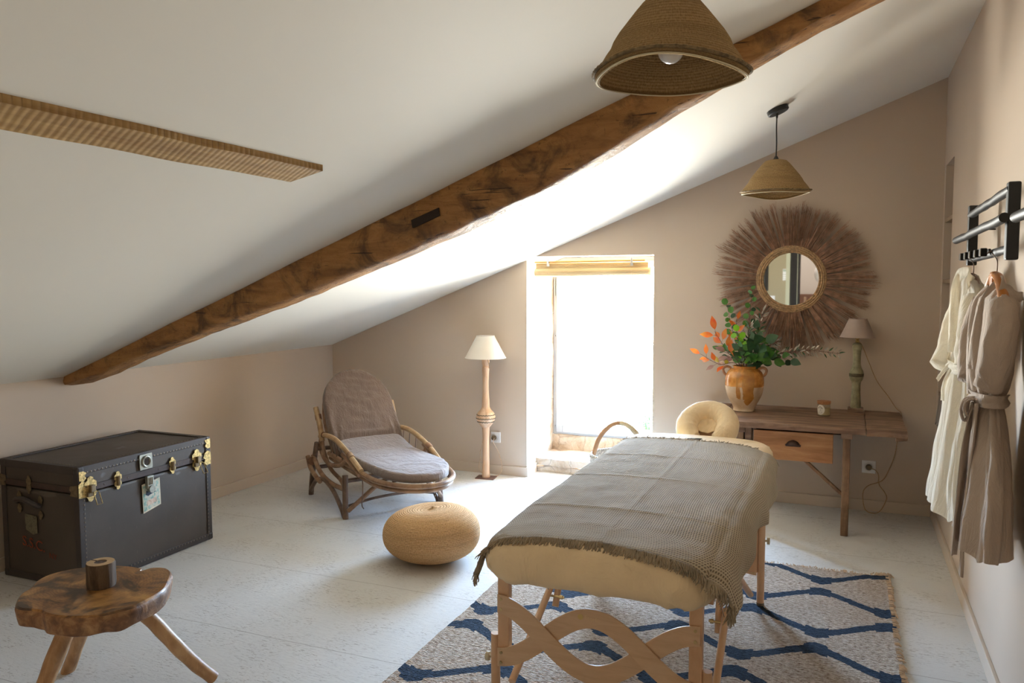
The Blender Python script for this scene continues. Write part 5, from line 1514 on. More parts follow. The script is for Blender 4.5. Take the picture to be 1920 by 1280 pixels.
put('broken_corner', G().obox((4.30, -0.715, CTZ - 0.046), (0.03, 0, 0.004), (0, 0.03, 0), (0, 0, 0.012)), M['console'], t, False, 0.004)
for (x_, y_) in ((4.020, -0.618), (3.42, -0.618), (4.020, -0.09), (3.42, -0.09)):
    lg = put('leg', G().obox((x_, y_, 0.302), (0.021, 0, 0), (0, 0.021, 0), (0, 0, 0.302)), M['console_leg'], t, False, 0.004)
    put('leg_block', G().obox((x_, y_, 0.60), (0.032, 0, 0), (0, 0.03, 0), (0, 0, 0.024)), M['console'], lg, False, 0.004)
put('post', G().obox((3.468, -0.62, 0.52), (0.019, 0, 0), (0, 0.02, 0), (0, 0, 0.105)), M['console'], t, False, 0.003)
put('apron', G().box(3.41, 4.03, -0.10, -0.07, 0.50, 0.625), M['console'], t, False, 0.002)
put('side_apron', G().box(4.00, 4.02, -0.60, -0.10, 0.50, 0.625), M['console'], t, False, 0.002)
put('side_apron', G().box(3.42, 3.44, -0.60, -0.10, 0.50, 0.625), M['console'], t, False, 0.002)
put('drawer_rail', G().box(3.45, 3.99, -0.60, -0.12, 0.614, 0.626), M['gap_shade'], t, False)
dr = put('drawer', G().box(3.500, 3.948, -0.648, -0.625, 0.425, 0.598), M['drawer'], t, False, 0.003)
g = G().box(3.508, 3.520, -0.625, -0.15, 0.43, 0.59).box(3.928, 3.940, -0.625, -0.15, 0.43, 0.59).box(3.508, 3.940, -0.16, -0.15, 0.43, 0.59).box(3.508, 3.940, -0.625, -0.15, 0.43, 0.436)
put('drawer_box', g, M['gap_shade'], dr, False)
# cup pull
g = G()
def cup(u, v):
    a = pi * u; b_ = v * pi / 2
    r = 0.040 * cos(b_ * 0.0) 
    return Vector((3.727 - 0.036 * cos(a) * (1 - 0.15 * v), -0.649 - 0.022 * sin(b_) * sin(a) ** 0.6 if sin(a) > 0 else -0.649, 0.518 + 0.028 * sin(a) * cos(b_ * 0.85)))
g.grid(cup, 20, 10, 0.0025)
hn = put('drawer_handle', g, M['iron'], dr)
put('handle_plate', plate([(0, 0)] * 0 or [(-0.042, -0.006), (0.042, -0.006), (0.045, 0.006), (0.03, 0.012), (0.018, 0.026), (0.006, 0.034), (-0.006, 0.034), (-0.018, 0.026), (-0.03, 0.012), (-0.045, 0.006)], 3.727, 0.517, 0.002, 0, 'E').xf(lambda p: Vector((p.x, -0.6475 + (p.y - TY0) * 1.0, p.z))), M['iron'], hn, False)
bar('brace', (3.76, -0.605, 0.455), (4.01, -0.61, 0.235), 0.016, 0.009, 'console_leg', (0, 1, 0))

# ================================================================== GLAZED JAR
t = thing('confit_jar', (3.406, -0.33, CTZ), 'two handled earthenware jar, ochre glaze above bare clay, on the console table', 'jar')
P = turned([(0.062, 0.0), (0.068, 0.004), (0.066, 0.016), (0.072, 0.035), (0.092, 0.07), (0.110, 0.11), (0.119, 0.155), (0.121, 0.19), (0.117, 0.225), (0.103, 0.256), (0.082, 0.272), (0.070, 0.276), (0.072, 0.285), (0.076, 0.29), (0.070, 0.291), (0.064, 0.284)], 5)
P = [(r, z + CTZ) for r, z in P]
P = [(0.0, CTZ)] + P + [(0.064, CTZ + 0.27), (0.098, CTZ + 0.23), (0.10, CTZ + 0.1), (0.05, CTZ + 0.03), (0.0, CTZ + 0.02)]
put('jar_body', G().lathe(P, (3.406, -0.33, 0), 56), M['jar'], t, auto=60)
for s_ in (-1, 1):
    hp = [(3.406 + s_ * 0.084, -0.33, CTZ + 0.272), (3.406 + s_ * 0.112, -0.335, CTZ + 0.283), (3.406 + s_ * 0.134, -0.338, CTZ + 0.268), (3.406 + s_ * 0.128, -0.336, CTZ + 0.242), (3.406 + s_ * 0.112, -0.333, CTZ + 0.226)]
    put('jar_handle', G().tube(smooth_path(hp, 6), 0.0085, 10), simple('ochre glaze handle', (0.36, 0.17, 0.075), 0.35, var=0.3, scale=30), t)

# branches
def leafgeo(g, p, d, nrm, L_, W_, shape='oval', curl=0.15, fold=0.15):
    d = Vector(d).normalized(); nrm = Vector(nrm); nrm = (nrm - d * nrm.dot(d)).normalized(); sd = d.cross(nrm)
    K = 7; vs_ = []; fs = []
    for i in range(K + 1):
        q = i / K
        if shape == 'lance' and W_ / L_ > 0.18: w_ = sin(pi * q ** 0.85) ** 1.15
        elif shape == 'round': w_ = sqrt(max(0, 1 - (2 * q - 1) ** 2)) * (1 + 0.06 * sin(i * 2.7))
        elif shape == 'lance': w_ = sin(pi * q ** 0.9) ** 0.9 * (1 - 0.2 * q)
        else: w_ = sin(pi * q ** 0.75) ** 0.85
        c = Vector(p) + d * L_ * q - nrm * (curl * L_ * q * q)
        vs_ += [c - sd * W_ * w_ + nrm * fold * W_ * w_, c, c + sd * W_ * w_ + nrm * fold * W_ * w_]
    for i in range(K):
        for k in range(2): fs.append((i * 3 + k, i * 3 + k + 1, i * 3 + 4 + k, i * 3 + 3 + k))
    g.add(vs_, fs)
JM = Vector((3.406, -0.33, CTZ + 0.285))
def branch(tip, kind, label, nleaf, size, seed, mid=None, group=None, start=0.35, spread=1.0):
    random.seed(seed)
    tip = JM + Vector(tip)
    s0 = JM + Vector((random.uniform(-0.03, 0.03), random.uniform(-0.03, 0.03), -0.20))
    s1 = JM + Vector(((tip - JM).x * 0.18, (tip - JM).y * 0.18, 0.01)); s1.x = max(JM.x - 0.045, min(JM.x + 0.045, s1.x)); s1.y = max(JM.y - 0.045, min(JM.y + 0.045, s1.y))
    m_ = (s1 + tip) / 2 + Vector(mid or (0, 0, 0.02))
    path = smooth_path([s0, s1, m_, tip], 10)
    bt = thing('leafy_branch', tuple(s1), label, 'branch', group)
    put('stem', G().tube(path, lambda u: 0.0026 - 0.0014 * u, 6), M['twig'], bt)
    mats_, shape, wr = dict(red=(('leaf_red', 'leaf_red', 'leaf_mauve', 'leaf_olive'), 'lance', 0.22), round=(('leaf_green', 'leaf_green', 'leaf_dark'), 'round', 0.44), lime=(('leaf_lime', 'leaf_green', 'leaf_lime'), 'round', 0.44),
                            dark=(('leaf_dark', 'leaf_dark', 'leaf_green'), 'oval', 0.36), grey=(('leaf_grey', 'leaf_grey', 'leaf_dark'), 'lance', 0.14))[kind]
    gs = {}
    side_stems = G()
    for i in range(nleaf):
        q = start + (1 - start) * ((i + 0.6) / nleaf)
        idx = min(len(path) - 2, int(q * (len(path) - 1))); p = path[idx]; ax = (path[idx + 1] - path[idx - 1]).normalized()
        ang_ = i * 2.4 + random.uniform(-0.5, 0.5)
        rnd_ = Vector((cos(ang_), sin(ang_) * 0.7, sin(ang_ * 1.3) * 0.8)); rnd_ = (rnd_ - ax * rnd_.dot(ax)).normalized()
        d = (ax * (0.7 if i < nleaf - 1 else 3) + rnd_ * spread + Vector((0, -0.1, -0.1 if kind == 'dark' else 0.05))).normalized()
        st = p + d * (0.012 * size / 0.05 + 0.004)
        side_stems.tube([p, st], 0.0009, 4)
        mk = mats_[i % len(mats_)]
        if kind == 'red': mk = 'leaf_red' if q > 0.72 else ('leaf_olive' if i % 3 == 0 else 'leaf_mauve' if i % 3 == 1 else 'leaf_red')
        L_ = size * random.uniform(0.75, 1.15)
        nr = Vector((random.uniform(-0.5, 0.5), -1.0, random.uniform(-0.2, 0.9)))
        leafgeo(gs.setdefault(mk, G()), st, d, nr, L_, L_ * wr, shape, random.uniform(0.0, 0.3), random.uniform(0.05, 0.3))
    put('petioles', side_stems, M['twig'], bt)
    for mk, gg in gs.items():
        o_ = put('leaves', gg, M[mk], bt)
    return bt
GB = 'foliage branches in the jar'
branch((-0.190, -0.03, 0.225), 'red', 'orange tipped branch rising highest on the side nearer the window', 14, 0.088, 11, (0.01, 0, -0.03), GB, 0.38)
branch((-0.270, -0.05, 0.075), 'red', 'orange tipped branch leaning lowest towards the window', 10, 0.078, 12, (0.0, 0, -0.03), GB, 0.45)
branch((-0.06, 0.02, 0.30), 'red', 'mauve leaved branch behind the two orange ones', 9, 0.065, 5, (-0.02, 0, 0.0), GB, 0.5)
branch((-0.125, 0.04, 0.40), 'round', 'round leaved green branch standing up at the window side of the bouquet', 13, 0.042, 13, (-0.01, 0, 0.02), GB, 0.45, 0.8)
branch((0.03, 0.06, 0.50), 'round', 'tallest thin green branch overlapping the mirror fringe', 17, 0.040, 14, (0.0, 0, 0.02), GB, 0.35, 0.8)
branch((-0.05, -0.05, 0.22), 'lime', 'bright lime leaves at the centre front of the bouquet', 12, 0.050, 15, None, GB, 0.3)
branch((-0.02, -0.08, 0.12), 'dark', 'small dark green spray spilling over the jar front', 12, 0.062, 16, None, GB, 0.25)
branch((0.115, -0.06, 0.165), 'dark', 'broad dark green leaves in the middle of the bouquet', 14, 0.085, 17, None, GB, 0.25)
branch((0.07, 0.0, 0.23), 'dark', 'dark green branch rising behind the broad leaves', 13, 0.075, 18, None, GB, 0.25)
branch((0.17, -0.04, 0.06), 'dark', 'dark green branch drooping towards the drawer side of the jar', 12, 0.070, 19, (0, 0, 0.05), GB, 0.3)
branch((0.27, -0.02, 0.055), 'dark', 'dark green branch reaching furthest out with one hanging round leaf', 8, 0.075, 20, (0, 0, 0.04), GB, 0.45)
branch((-0.16, 0.0, 0.10), 'dark', 'green branch low on the window side behind the orange leaves', 9, 0.058, 24, None, GB, 0.35)
branch((0.10, 0.03, 0.36), 'grey', 'silver grey sprig rising in front of the mirror fringe', 40, 0.042, 21, (0.01, 0, 0.02), GB, 0.3)
branch((0.33, 0.0, 0.105), 'grey', 'silver grey sprig spreading level over the console', 50, 0.042, 22, (0, 0, 0.03), GB, 0.3)
branch((0.57, 0.02, 0.10), 'grey', 'longest silver grey sprig reaching out towards the green lamp', 48, 0.038, 23, (0, 0, 0.055), GB, 0.4)
branch((0.03, 0.0, 0.27), 'grey', 'short silver grey sprig in the thick of the bouquet', 40, 0.044, 25, None, GB, 0.3)
branch((0.20, 0.0, 0.17), 'grey', 'silver grey sprig slanting out just above the broad leaves', 40, 0.042, 26, None, GB, 0.35)
random.seed(3)

# ================================================================== CANDLE IN A GLASS
cxx, cyy = 3.886, -0.36
t = thing('candle_jar', (cxx, cyy, CTZ), 'scented candle in clear glass with a cork lid and oval paper label', 'candle')
g = G().lathe([(0.0, CTZ), (0.036, CTZ), (0.038, CTZ + 0.004), (0.038, CTZ + 0.078), (0.0365, CTZ + 0.078), (0.0365, CTZ + 0.008), (0.0, CTZ + 0.008)], (cxx, cyy, 0), 36)
put('glass', g, M['jarglass'], t)
put('wax', G().lathe([(0.0, CTZ + 0.009), (0.0358, CTZ + 0.009), (0.0358, CTZ + 0.052), (0.0, CTZ + 0.052)], (cxx, cyy, 0), 32), M['candle_wax'], t, auto=30)
put('cork_lid', G().lathe([(0.0, CTZ + 0.074), (0.036, CTZ + 0.074), (0.039, CTZ + 0.079), (0.040, CTZ + 0.094), (0.0, CTZ + 0.094)], (cxx, cyy, 0), 32), M['cork'], t, auto=30)
def lab(cx_ang, a, b_, off=0.0):
    """map label-plane coordinates on to the glass"""
    an = -pi / 2 + cx_ang + a / 0.0385; r = 0.0385 + off
    return Vector((cxx + r * cos(an), cyy + r * sin(an), CTZ + 0.043 + b_))
g = G(); n_ = 32; A0 = -0.52
vs_ = [lab(A0, 0, 0, 0.0008)]
for rr in (0.5, 1.0):
    vs_ += [lab(A0, 0.026 * rr * cos(2 * pi * k / n_), 0.031 * rr * sin(2 * pi * k / n_), 0.0008) for k in range(n_)]
fs = [(0, 1 + k, 1 + (k + 1) % n_) for k in range(n_)] + [(1 + k, 1 + n_ + k, 1 + n_ + (k + 1) % n_, 1 + (k + 1) % n_) for k in range(n_)]
g.add(vs_, fs); lb = put('label_paper', g, M['label'], t)
g = G()
def strip(pts, w_):
    P_ = [lab(A0, a, b_, 0.0016) for a, b_ in pts]; g.tube(P_, w_, 5)
strip([(0.002, -0.006), (0.001, 0.004), (0.0, 0.012)], 0.0007)
for (a, b_) in ((-0.010, 0.012), (-0.005, 0.016), (0.0, 0.018), (0.005, 0.015), (0.009, 0.011), (-0.012, 0.008), (0.011, 0.008)):
    g.sphere(lab(A0, a, b_, 0.001), 0.0034, 6, 4, (1, 0.35, 0.6))
strip([(-0.010, -0.008), (0.0, -0.0075), (0.010, -0.008)], 0.0004)
strip([(-0.012, -0.017), (0.012, -0.017)], 0.0011); strip([(-0.008, -0.021), (0.008, -0.021)], 0.0005)
put('label_print', g, M['label_ink'], lb)

# ================================================================== TABLE LAMP
tx, ty = 4.068, -0.105
t = thing('table_lamp', (tx, ty, CTZ), 'table lamp with a green stone column and taupe cone shade on the console', 'table lamp')
put('base_block', G().box(tx - 0.046, tx + 0.046, ty - 0.046, ty + 0.046, CTZ, CTZ + 0.026), M['console'], t, False, 0.002)
P = turned([(0.030, 0.026), (0.031, 0.04), (0.028, 0.09), (0.025, 0.15), (0.027, 0.19), (0.036, 0.205), (0.041, 0.222), (0.042, 0.245), (0.038, 0.262), (0.028, 0.285), (0.023, 0.31), (0.023, 0.35), (0.025, 0.392), (0.029, 0.40), (0.027, 0.412), (0.030, 0.424), (0.022, 0.438), (0.010, 0.443)], 5)
put('stone_column', G().lathe([(0.0, CTZ + 0.026)] + [(r, z + CTZ) for r, z in P] + [(0.0, CTZ + 0.443)], (tx, ty, 0), 32), M['stone_green'], t)
g = G().lathe([(0.0415, CTZ + 0.226), (0.0433, CTZ + 0.229), (0.0433, CTZ + 0.244), (0.0415, CTZ + 0.247)], (tx, ty, 0), 32, cap=False)
put('carved_band', g, M['dark_band'], t)
put('lamp_socket', G().lathe([(0.008, CTZ + 0.44), (0.012, CTZ + 0.446), (0.009, CTZ + 0.458), (0.014, CTZ + 0.468), (0.014, CTZ + 0.50), (0.0, CTZ + 0.50)], (tx, ty, 0), 16), M['brass'], t)
put('light_bulb', G().sphere((tx, ty, CTZ + 0.525), 0.026, 16, 12), M['bulb'], t)
shade('lamp_shade', (tx, ty), 0.104, 0.053, 1.137, 1.253, 'taupe_shade', t)
cab = smooth_path([(tx + 0.008, ty - 0.012, CTZ + 0.452), (tx + 0.03, ty + 0.0, CTZ + 0.42), (tx + 0.07, ty + 0.03, 0.98), (tx + 0.12, ty + 0.05, 0.86), (tx + 0.19, ty + 0.06, 0.76), (tx + 0.235, ty + 0.07, 0.69), (tx + 0.268, ty + 0.085, 0.655), (tx + 0.272, ty + 0.088, 0.60), (tx + 0.255, ty + 0.09, 0.50), (tx + 0.24, ty + 0.092, 0.38), (tx + 0.205, ty + 0.095, 0.27), (tx + 0.17, ty + 0.095, 0.205), (tx + 0.09, ty + 0.095, 0.165), (tx + 0.06, ty + 0.09, 0.11), (tx + 0.075, ty + 0.06, 0.02), (tx + 0.12, ty + 0.03, 0.005), (tx + 0.165, ty + 0.05, 0.02), (tx + 0.20, ty + 0.085, 0.09), (tx + 0.19, ty + 0.092, 0.13), (tx + 0.155, ty + 0.092, 0.18), (tx + 0.15, ty + 0.09, 0.24), (tx + 0.13, ty + 0.075, 0.275), (tx + 0.105, ty + 0.07, 0.285)], 8)
put('cable', G().tube(cab, 0.0027, 6), M['rope'], t)
plug_at(4.159, 0.289, t)

# ================================================================== REED MIRROR
mc = Vector((3.656, -0.03, 1.505))
t = thing('round_mirror', tuple(mc), 'round wall mirror with a wide sunburst frame of brown reeds', 'mirror')
g = G().lathe([(0.0, -0.004), (0.182, -0.004), (0.182, 0.004), (0.0, 0.004)], mc, 64, axis=Matrix.Rotation(radians(90), 3, 'X'))
put('mirror_glass', g, M['mirror'], t, auto=30)
g = G()
for (r, off_) in ((0.178, 0.0), (0.191, 0.003), (0.204, 0.003), (0.214, 0.0)):
    for k in range(3):
        g.tube([mc + Vector(((r + 0.0035 * cos(a * 42 + k * 2.1)) * cos(a), -0.012 - off_ + 0.003 * sin(a * 42 + k * 2.1), (r + 0.0035 * cos(a * 42 + k * 2.1)) * sin(a))) for a in [2 * pi * q / 300 for q in range(300)]], 0.0040, 5, closed=True)
put('braided_ring', g, M['seagrass'], t, auto=None)
g = G(); random.seed(21)
NBUN = 62
for bi in range(NBUN):
    a0 = 2 * pi * bi / NBUN + random.uniform(-0.02, 0.02)
    Lb = 0.502 + 0.012 * sin(a0 * 3 + 1) + random.uniform(-0.022, 0.022) - (0.02 if cos(a0) < -0.2 and sin(a0) < 0 else 0)
    side = random.uniform(-0.02, 0.02); conv = random.uniform(0.45, 1.0)
    for k in range(21):
        q = random.uniform(-1, 1)
        a1 = a0 + q * 0.050; a2 = a0 + side + q * 0.048 * conv + random.gauss(0, 0.010)
        L_ = Lb * random.uniform(0.87, 1.015); r0 = 0.20
        y0 = -random.uniform(0.004, 0.018) ; y1 = -random.uniform(0.0, 0.035) + 0.004
        p0 = Vector((r0 * cos(a1), y0, r0 * sin(a1))); p2 = Vector((L_ * cos(a2), y1, L_ * sin(a2)))
        p1 = p0.lerp(p2, 0.6) + Vector((0, -0.006, 0))
        g.tube([mc + p0 + Vector((0, 0.006, 0)), mc + p1, mc + p2], lambda u: 0.0021 - 0.0012 * u, 3, caps=False)
        if k % 3 == 0:
            for w_ in range(2):
                e = p2 + Vector((random.uniform(-0.016, 0.016), random.uniform(-.004, .004), random.uniform(-0.016, 0.016)))
                s_ = p0.lerp(p2, random.uniform(0.8, 0.93)); g.tube([mc + s_, mc + e], 0.0008, 3, caps=False)
put('reed_fringe', g, M['reed'], t, auto=None)['kind'] = 'stuff'

# ================================================================== PENDANT LAMPS
def pendant(x, y, zr, label, seed, dark=False, tiltv=(0, 0)):
    cx0 = cz(x)
    t = thing('pendant_lamp', (x, y, zr), label, 'pendant lamp', 'woven pendant lamps')
    prof = [(0.166, 0.0), (0.172, 0.006), (0.160, 0.026), (0.148, 0.044), (0.137, 0.058), (0.131, 0.072), (0.118, 0.092), (0.100, 0.115), (0.082, 0.138), (0.066, 0.157), (0.052, 0.170), (0.030, 0.176), (0.010, 0.178)]
    P = []
    for (a, b_), (c_, d_) in zip(prof, prof[1:]):
        for k in range(4): P.append((a + (c_ - a) * k / 4, b_ + (d_ - b_) * k / 4))
    inner = [(max(0.008, r - 0.006), z - 0.004) for r, z in reversed(P)]
    def wb(r, z, a):
        s_ = 1 + 0.018 * sin(2 * a + seed) + 0.012 * nz(cos(a) * 2 + seed, sin(a) * 2)
        lift = (0.006 * sin(2 * a + seed * 1.3) + 0.004 * sin(3 * a)) * max(0, 1 - z / 0.08)
        return (r * s_, z + lift + tiltv[0] * cos(a) * r + tiltv[1] * sin(a) * r)
    g = G().lathe(P + inner, (x, y, zr), 72, wob=wb, closed=True)
    sh = put('woven_shade', g, M['jute_shade'], t, auto=None)
    g = G(); g2 = G()
    ring = []; ring2 = []
    for k in range(120):
        a = 2 * pi * k / 120; r, z = wb(0.174, 0.009, a); ring.append((x + r * cos(a) * (1 + 0.006 * (k % 2)), y + r * sin(a), zr + z + 0.001 * (k % 2)))
        r, z = wb(0.167, -0.001, a); ring2.append((x + r * cos(a), y + r * sin(a), zr + z - 0.002))
    put('stitched_rim', G().tube(ring, 0.0038, 6, closed=True), M['jute_rim'], sh)
    put('rim_piping', G().tube(ring2, 0.0022, 6, closed=True), M['jute_pale'], sh)
    put('light_bulb', G().sphere((x, y, zr + 0.058), 0.029, 20, 14), M['bulb'], t)
    put('bulb_holder', G().lathe([(0.0, 0.07), (0.018, 0.07), (0.02, 0.12), (0.014, 0.18), (0.006, 0.195), (0.0, 0.195)], (x, y, zr), 16), M['black_metal'], t)
    put('cable', G().tube(smooth_path([(x, y, zr + 0.19), (x + 0.001, y, zr + 0.26), (x - 0.001, y, zr + 0.34), (x, y, cx0 - 0.02)], 6), 0.0034, 8), M['black_cable'], t)
    nrm = Vector((SL, 0, -1)).normalized(); rot = Vector((0, 0, 1)).rotation_difference(nrm).to_matrix()
    g = G().lathe([(0.0, 0.0), (0.055, 0.0), (0.055, 0.020), (0.050, 0.024), (0.0, 0.024)], (x, y, cx0), 40, axis=rot)
    put('ceiling_rose', g, M['black_metal'], t, auto=30)
    put('cord_grip', G().lathe([(0.0, 0), (0.007, 0), (0.005, -0.03), (0.0, -0.03)], (x, y, cx0 - 0.018), 12), M['black_metal'], t)
    return t
pendant(3.64, -1.19, 1.944, 'distant woven jute pendant hanging above the round mirror', 1.1)
pendant(3.625, -3.80, 1.938, 'near woven jute pendant cut off by the top of the view', 3.7, tiltv=(-0.02, -0.01))

# ================================================================== BAMBOO BLIND
t = thing('bamboo_blind', (2.26, 0.07, 1.65), 'rolled up bamboo blind hanging in the top of the window opening', 'blind')
g = G(); K = 40; vs_ = []; fs = []
NL = 60
for i in range(NL + 1):
    x = 1.812 + 0.885 * i / NL
    for k in range(K):
        a = 2 * pi * k / K; r = 0.0315 + 0.0012 * (k % 2) + 0.001 * nz(x * 5, a)
        vs_.append((x + (0.004 * nz(a * 3, 1) if i in (0, NL) else 0), 0.072 + r * cos(a), 1.561 + 0.004 * (x - 1.8) + r * sin(a)))
for i in range(NL):
    for k in range(K): fs.append((i * K + k, i * K + (k + 1) % K, (i + 1) * K + (k + 1) % K, (i + 1) * K + k))
fs += [tuple(range(K)), tuple(NL * K + k for k in reversed(range(K)))]
g.add(vs_, fs); put('roll', g, M['bamboo'], t, auto=None)
put('rail', G().tube([(1.815, 0.045, 1.639), (2.25, 0.045, 1.642), (2.66, 0.045, 1.645)], 0.0065, 10), M['bamboo_pole'], t)
g = G().grid(lambda u, v: Vector((1.82 + 0.86 * u, 0.06 + 0.002 * sin(v * 40), 1.632 - 0.05 * v)), 40, 20, 0.002)
put('hanging_slats', g, M['bamboo'], t)
for x in (1.925, 2.565):
    g = G().box(x - 0.008, x + 0.008, 0.03, 0.046, 1.622, 1.665).box(x - 0.008, x + 0.014, 0.026, 0.034, 1.606, 1.626)
    put('bracket', g, M['steel'], t, False, 0.002)
    put('cord', G().tube([(x - 0.003 + 0.034 * 0 , 0.072 + 0.034 * cos(a), 1.561 + 0.034 * sin(a)) for a in [2 * pi * k / 24 for k in range(24)]], 0.0012, 5, closed=True), M['rope_pale'], t)

# ================================================================== COAT RACKS
def rack(yl, yr, label, hooks):
    t = thing('coat_rack', (4.47, (yl + yr) / 2, 1.66), label, 'coat rack')
    xp = 4.455
    for yy, zt, zb in ((yl, 1.785, 1.548), (yr, 1.782, 1.548)):
        g = G().obox((xp, yy, (zt + zb) / 2), (0.0175, 0, 0), (0, 0.018, 0), (0, 0, (zt - zb) / 2)); o = put('post', g, M['black_wood'], t, False, 0.005)
        g = G().tube([(xp, yy, 1.69), (RW, yy, 1.69)], 0.003, 8); put('wall_fixing', g, M['black_metal'], o)
    for (z0, z1, xx, ya, yb, nm) in ((1.748, 1.762, 4.449, yl + 0.01, yr - 0.01, 'top_bar'), (1.575, 1.582, 4.455, yl + 0.015, yr - 0.015, 'bottom_bar'), (1.655, 1.668, 4.416, yl + 0.16, yr - 0.115, 'front_bar')):
        P = [(xx + 0.003 * nz(k * 0.9, z0 * 9), ya + (yb - ya) * k / 10, z0 + (z1 - z0) * k / 10 + 0.004 * nz(k * 0.7, z0 * 30)) for k in range(11)]
        put(nm, G().tube(P, lambda u: 0.0145 + 0.002 * nz(u * 8, z0 * 20), 14), M['black_pole'], t)
    hb = put('hook_strip', G().box(4.428, 4.436, yl - 0.60, yl + 0.03, 1.578, 1.592), M['hook'], t, False, 0.002)
    for k in range(5):
        yy = yl - 0.02 - k * 0.13
        g = G().box(4.410, 4.432, yy - 0.018, yy + 0.018, 1.568, 1.596)
        h = put('hook', g, M['hook'], hb, False, 0.004)
        put('hook_tip', G().box(4.409, 4.412, yy - 0.020, yy - 0.016, 1.570, 1.594), M['hook_pale'], h, False)
    return t
rack(-1.95, -2.79, 'black wooden coat rack of round bars holding the two robes', 5)
rack(-3.24, -4.10, 'second black coat rack cut off by the edge of the view', 5)

# ================================================================== ROBES
def lin(tab, z):
    """piecewise linear table [(z, ...)] descending z"""
    if z >= tab[0][0]: return tab[0][1:]
    for a, b_ in zip(tab, tab[1:]):
        if b_[0] <= z <= a[0]:
            q = (a[0] - z) / (a[0] - b_[0]); q = q * q * (3 - 2 * q) if False else q
            return tuple(x + (y - x) * q for x, y in zip(a[1:], b_[1:]))
    return tab[-1][1:]
def robe_body(name, tab, mat, parent, folds=9, famp=0.015, seed=0.0, open_a=None, nz_=110, hem=0.012):
    """tab rows: z, x_front(low x), x_back(high x), y_near(low y), y_far(high y)"""
    zt, zb = tab[0][0], tab[-1][0]; K = 96; g = G(); vs_ = []; fs = []
    for j in range(nz_ + 1):
        z = zt + (zb - zt) * j / nz_
        xf, xb, yn, yf = lin(tab, z)
        cxr, cyr = (xf + xb) / 2, (yn + yf) / 2; ax, ay = (xb - xf) / 2, (yf - yn) / 2
        down = j / nz_
        for k in range(K):
            a = 2 * pi * k / K
            ca, sa = cos(a), sin(a)
            r = 1.0
            px = cxr + ax * (abs(ca) ** 0.8) * (1 if ca > 0 else -1); py = cyr + ay * (abs(sa) ** 0.9) * (1 if sa > 0 else -1)
            ph = folds * a + 2.2 * nz(z * 2.5 + seed, a * 0.7) + seed
            am = famp * (0.35 + 0.9 * down) * (0.7 + 0.6 * nz(a * 2 + seed, z * 3))
            fold_d = am * sin(ph) + 0.4 * am * sin(2.3 * ph + 1.1) + 0.006 * nz(a * 6 + seed, z * 9, 1)
            nl = Vector((ca / max(ax, 0.02), sa / max(ay, 0.02), 0)).normalized()
            px += nl.x * fold_d; py += nl.y * fold_d
            px = min(px, RW - 0.022)
            zz = z + (hem * (nz(a * 2.2 + seed, 3) + 0.5 * sin(ph)) if j == nz_ else hem * (nz(a * 2.2 + seed, 3) + 0.5 * sin(ph)) * max(0, (down - 0.85) / 0.15))
            vs_.append((px, py, zz))
    for j in range(nz_):
        for k in range(K): fs.append((j * K + k, j * K + (k + 1) % K, (j + 1) * K + (k + 1) % K, (j + 1) * K + k))
    fs.append(tuple(range(K)))
    g.add(vs_, fs)
    return put(name, g, M[mat], parent, auto=None)
def sleeve(name, pts, radii, mat, parent, seed, flat=0.6):
    P = smooth_path(pts, 10); g = G()
    n0 = len(P)
    def rr(u):
        i = u * (len(radii) - 1); a = int(i); b_ = min(a + 1, len(radii) - 1); return (radii[a] + (radii[b_] - radii[a]) * (i - a))
    g.tube(P, rr, 24, up=(0, 1, 0))
    def wr(p):
        d = 0.010 * nz(p.x * 16 + seed, p.y * 16, p.z * 14) + 0.004 * nz(p.x * 40, p.y * 40 + seed, p.z * 30)
        return Vector((min(p.x + d, RW - 0.015), p.y + d * 1.3, p.z + d * 0.5))
    g.xf(wr)
    return put(name, g, M[mat], parent, auto=None)
def ribbon(name, pts, w_, mat, parent, th=0.003, wdir=(0, 0, 1)):
    P = smooth_path(pts, 8); g = G(); n0 = len(P); wd = Vector(wdir)
    vs_ = []
    for i, p in enumerate(P):
        d = (P[min(i + 1, n0 - 1)] - P[max(0, i - 1)]).normalized(); s_ = (wd - d * wd.dot(d)); s_ = s_.normalized() if s_.length > 1e-4 else Vector((0, 1, 0)); nn_ = d.cross(s_)
        for k in range(7):
            q = k / 6 * 2 - 1; vs_.append(p + s_ * w_ * q + nn_ * (0.004 * sin(q * 4 + i * 0.2)))
    fs = [(i * 7 + k, i * 7 + k + 1, i * 7 + 8 + k, i * 7 + 7 + k) for i in range(n0 - 1) for k in range(6)]
    m0 = len(vs_); vs2 = vs_ + [v + Vector((-th, 0, 0)) for v in vs_]
    fs2 = fs + [tuple(x + m0 for x in reversed(f)) for f in fs]
    for i in range(n0 - 1):
        fs2 += [(i * 7 + 7, i * 7, i * 7 + m0, i * 7 + 7 + m0), (i * 7 + 6, i * 7 + 13, i * 7 + 13 + m0, i * 7 + 6 + m0)]
    g.add(vs2, fs2)
    return put(name, g, M[mat], parent, auto=None)
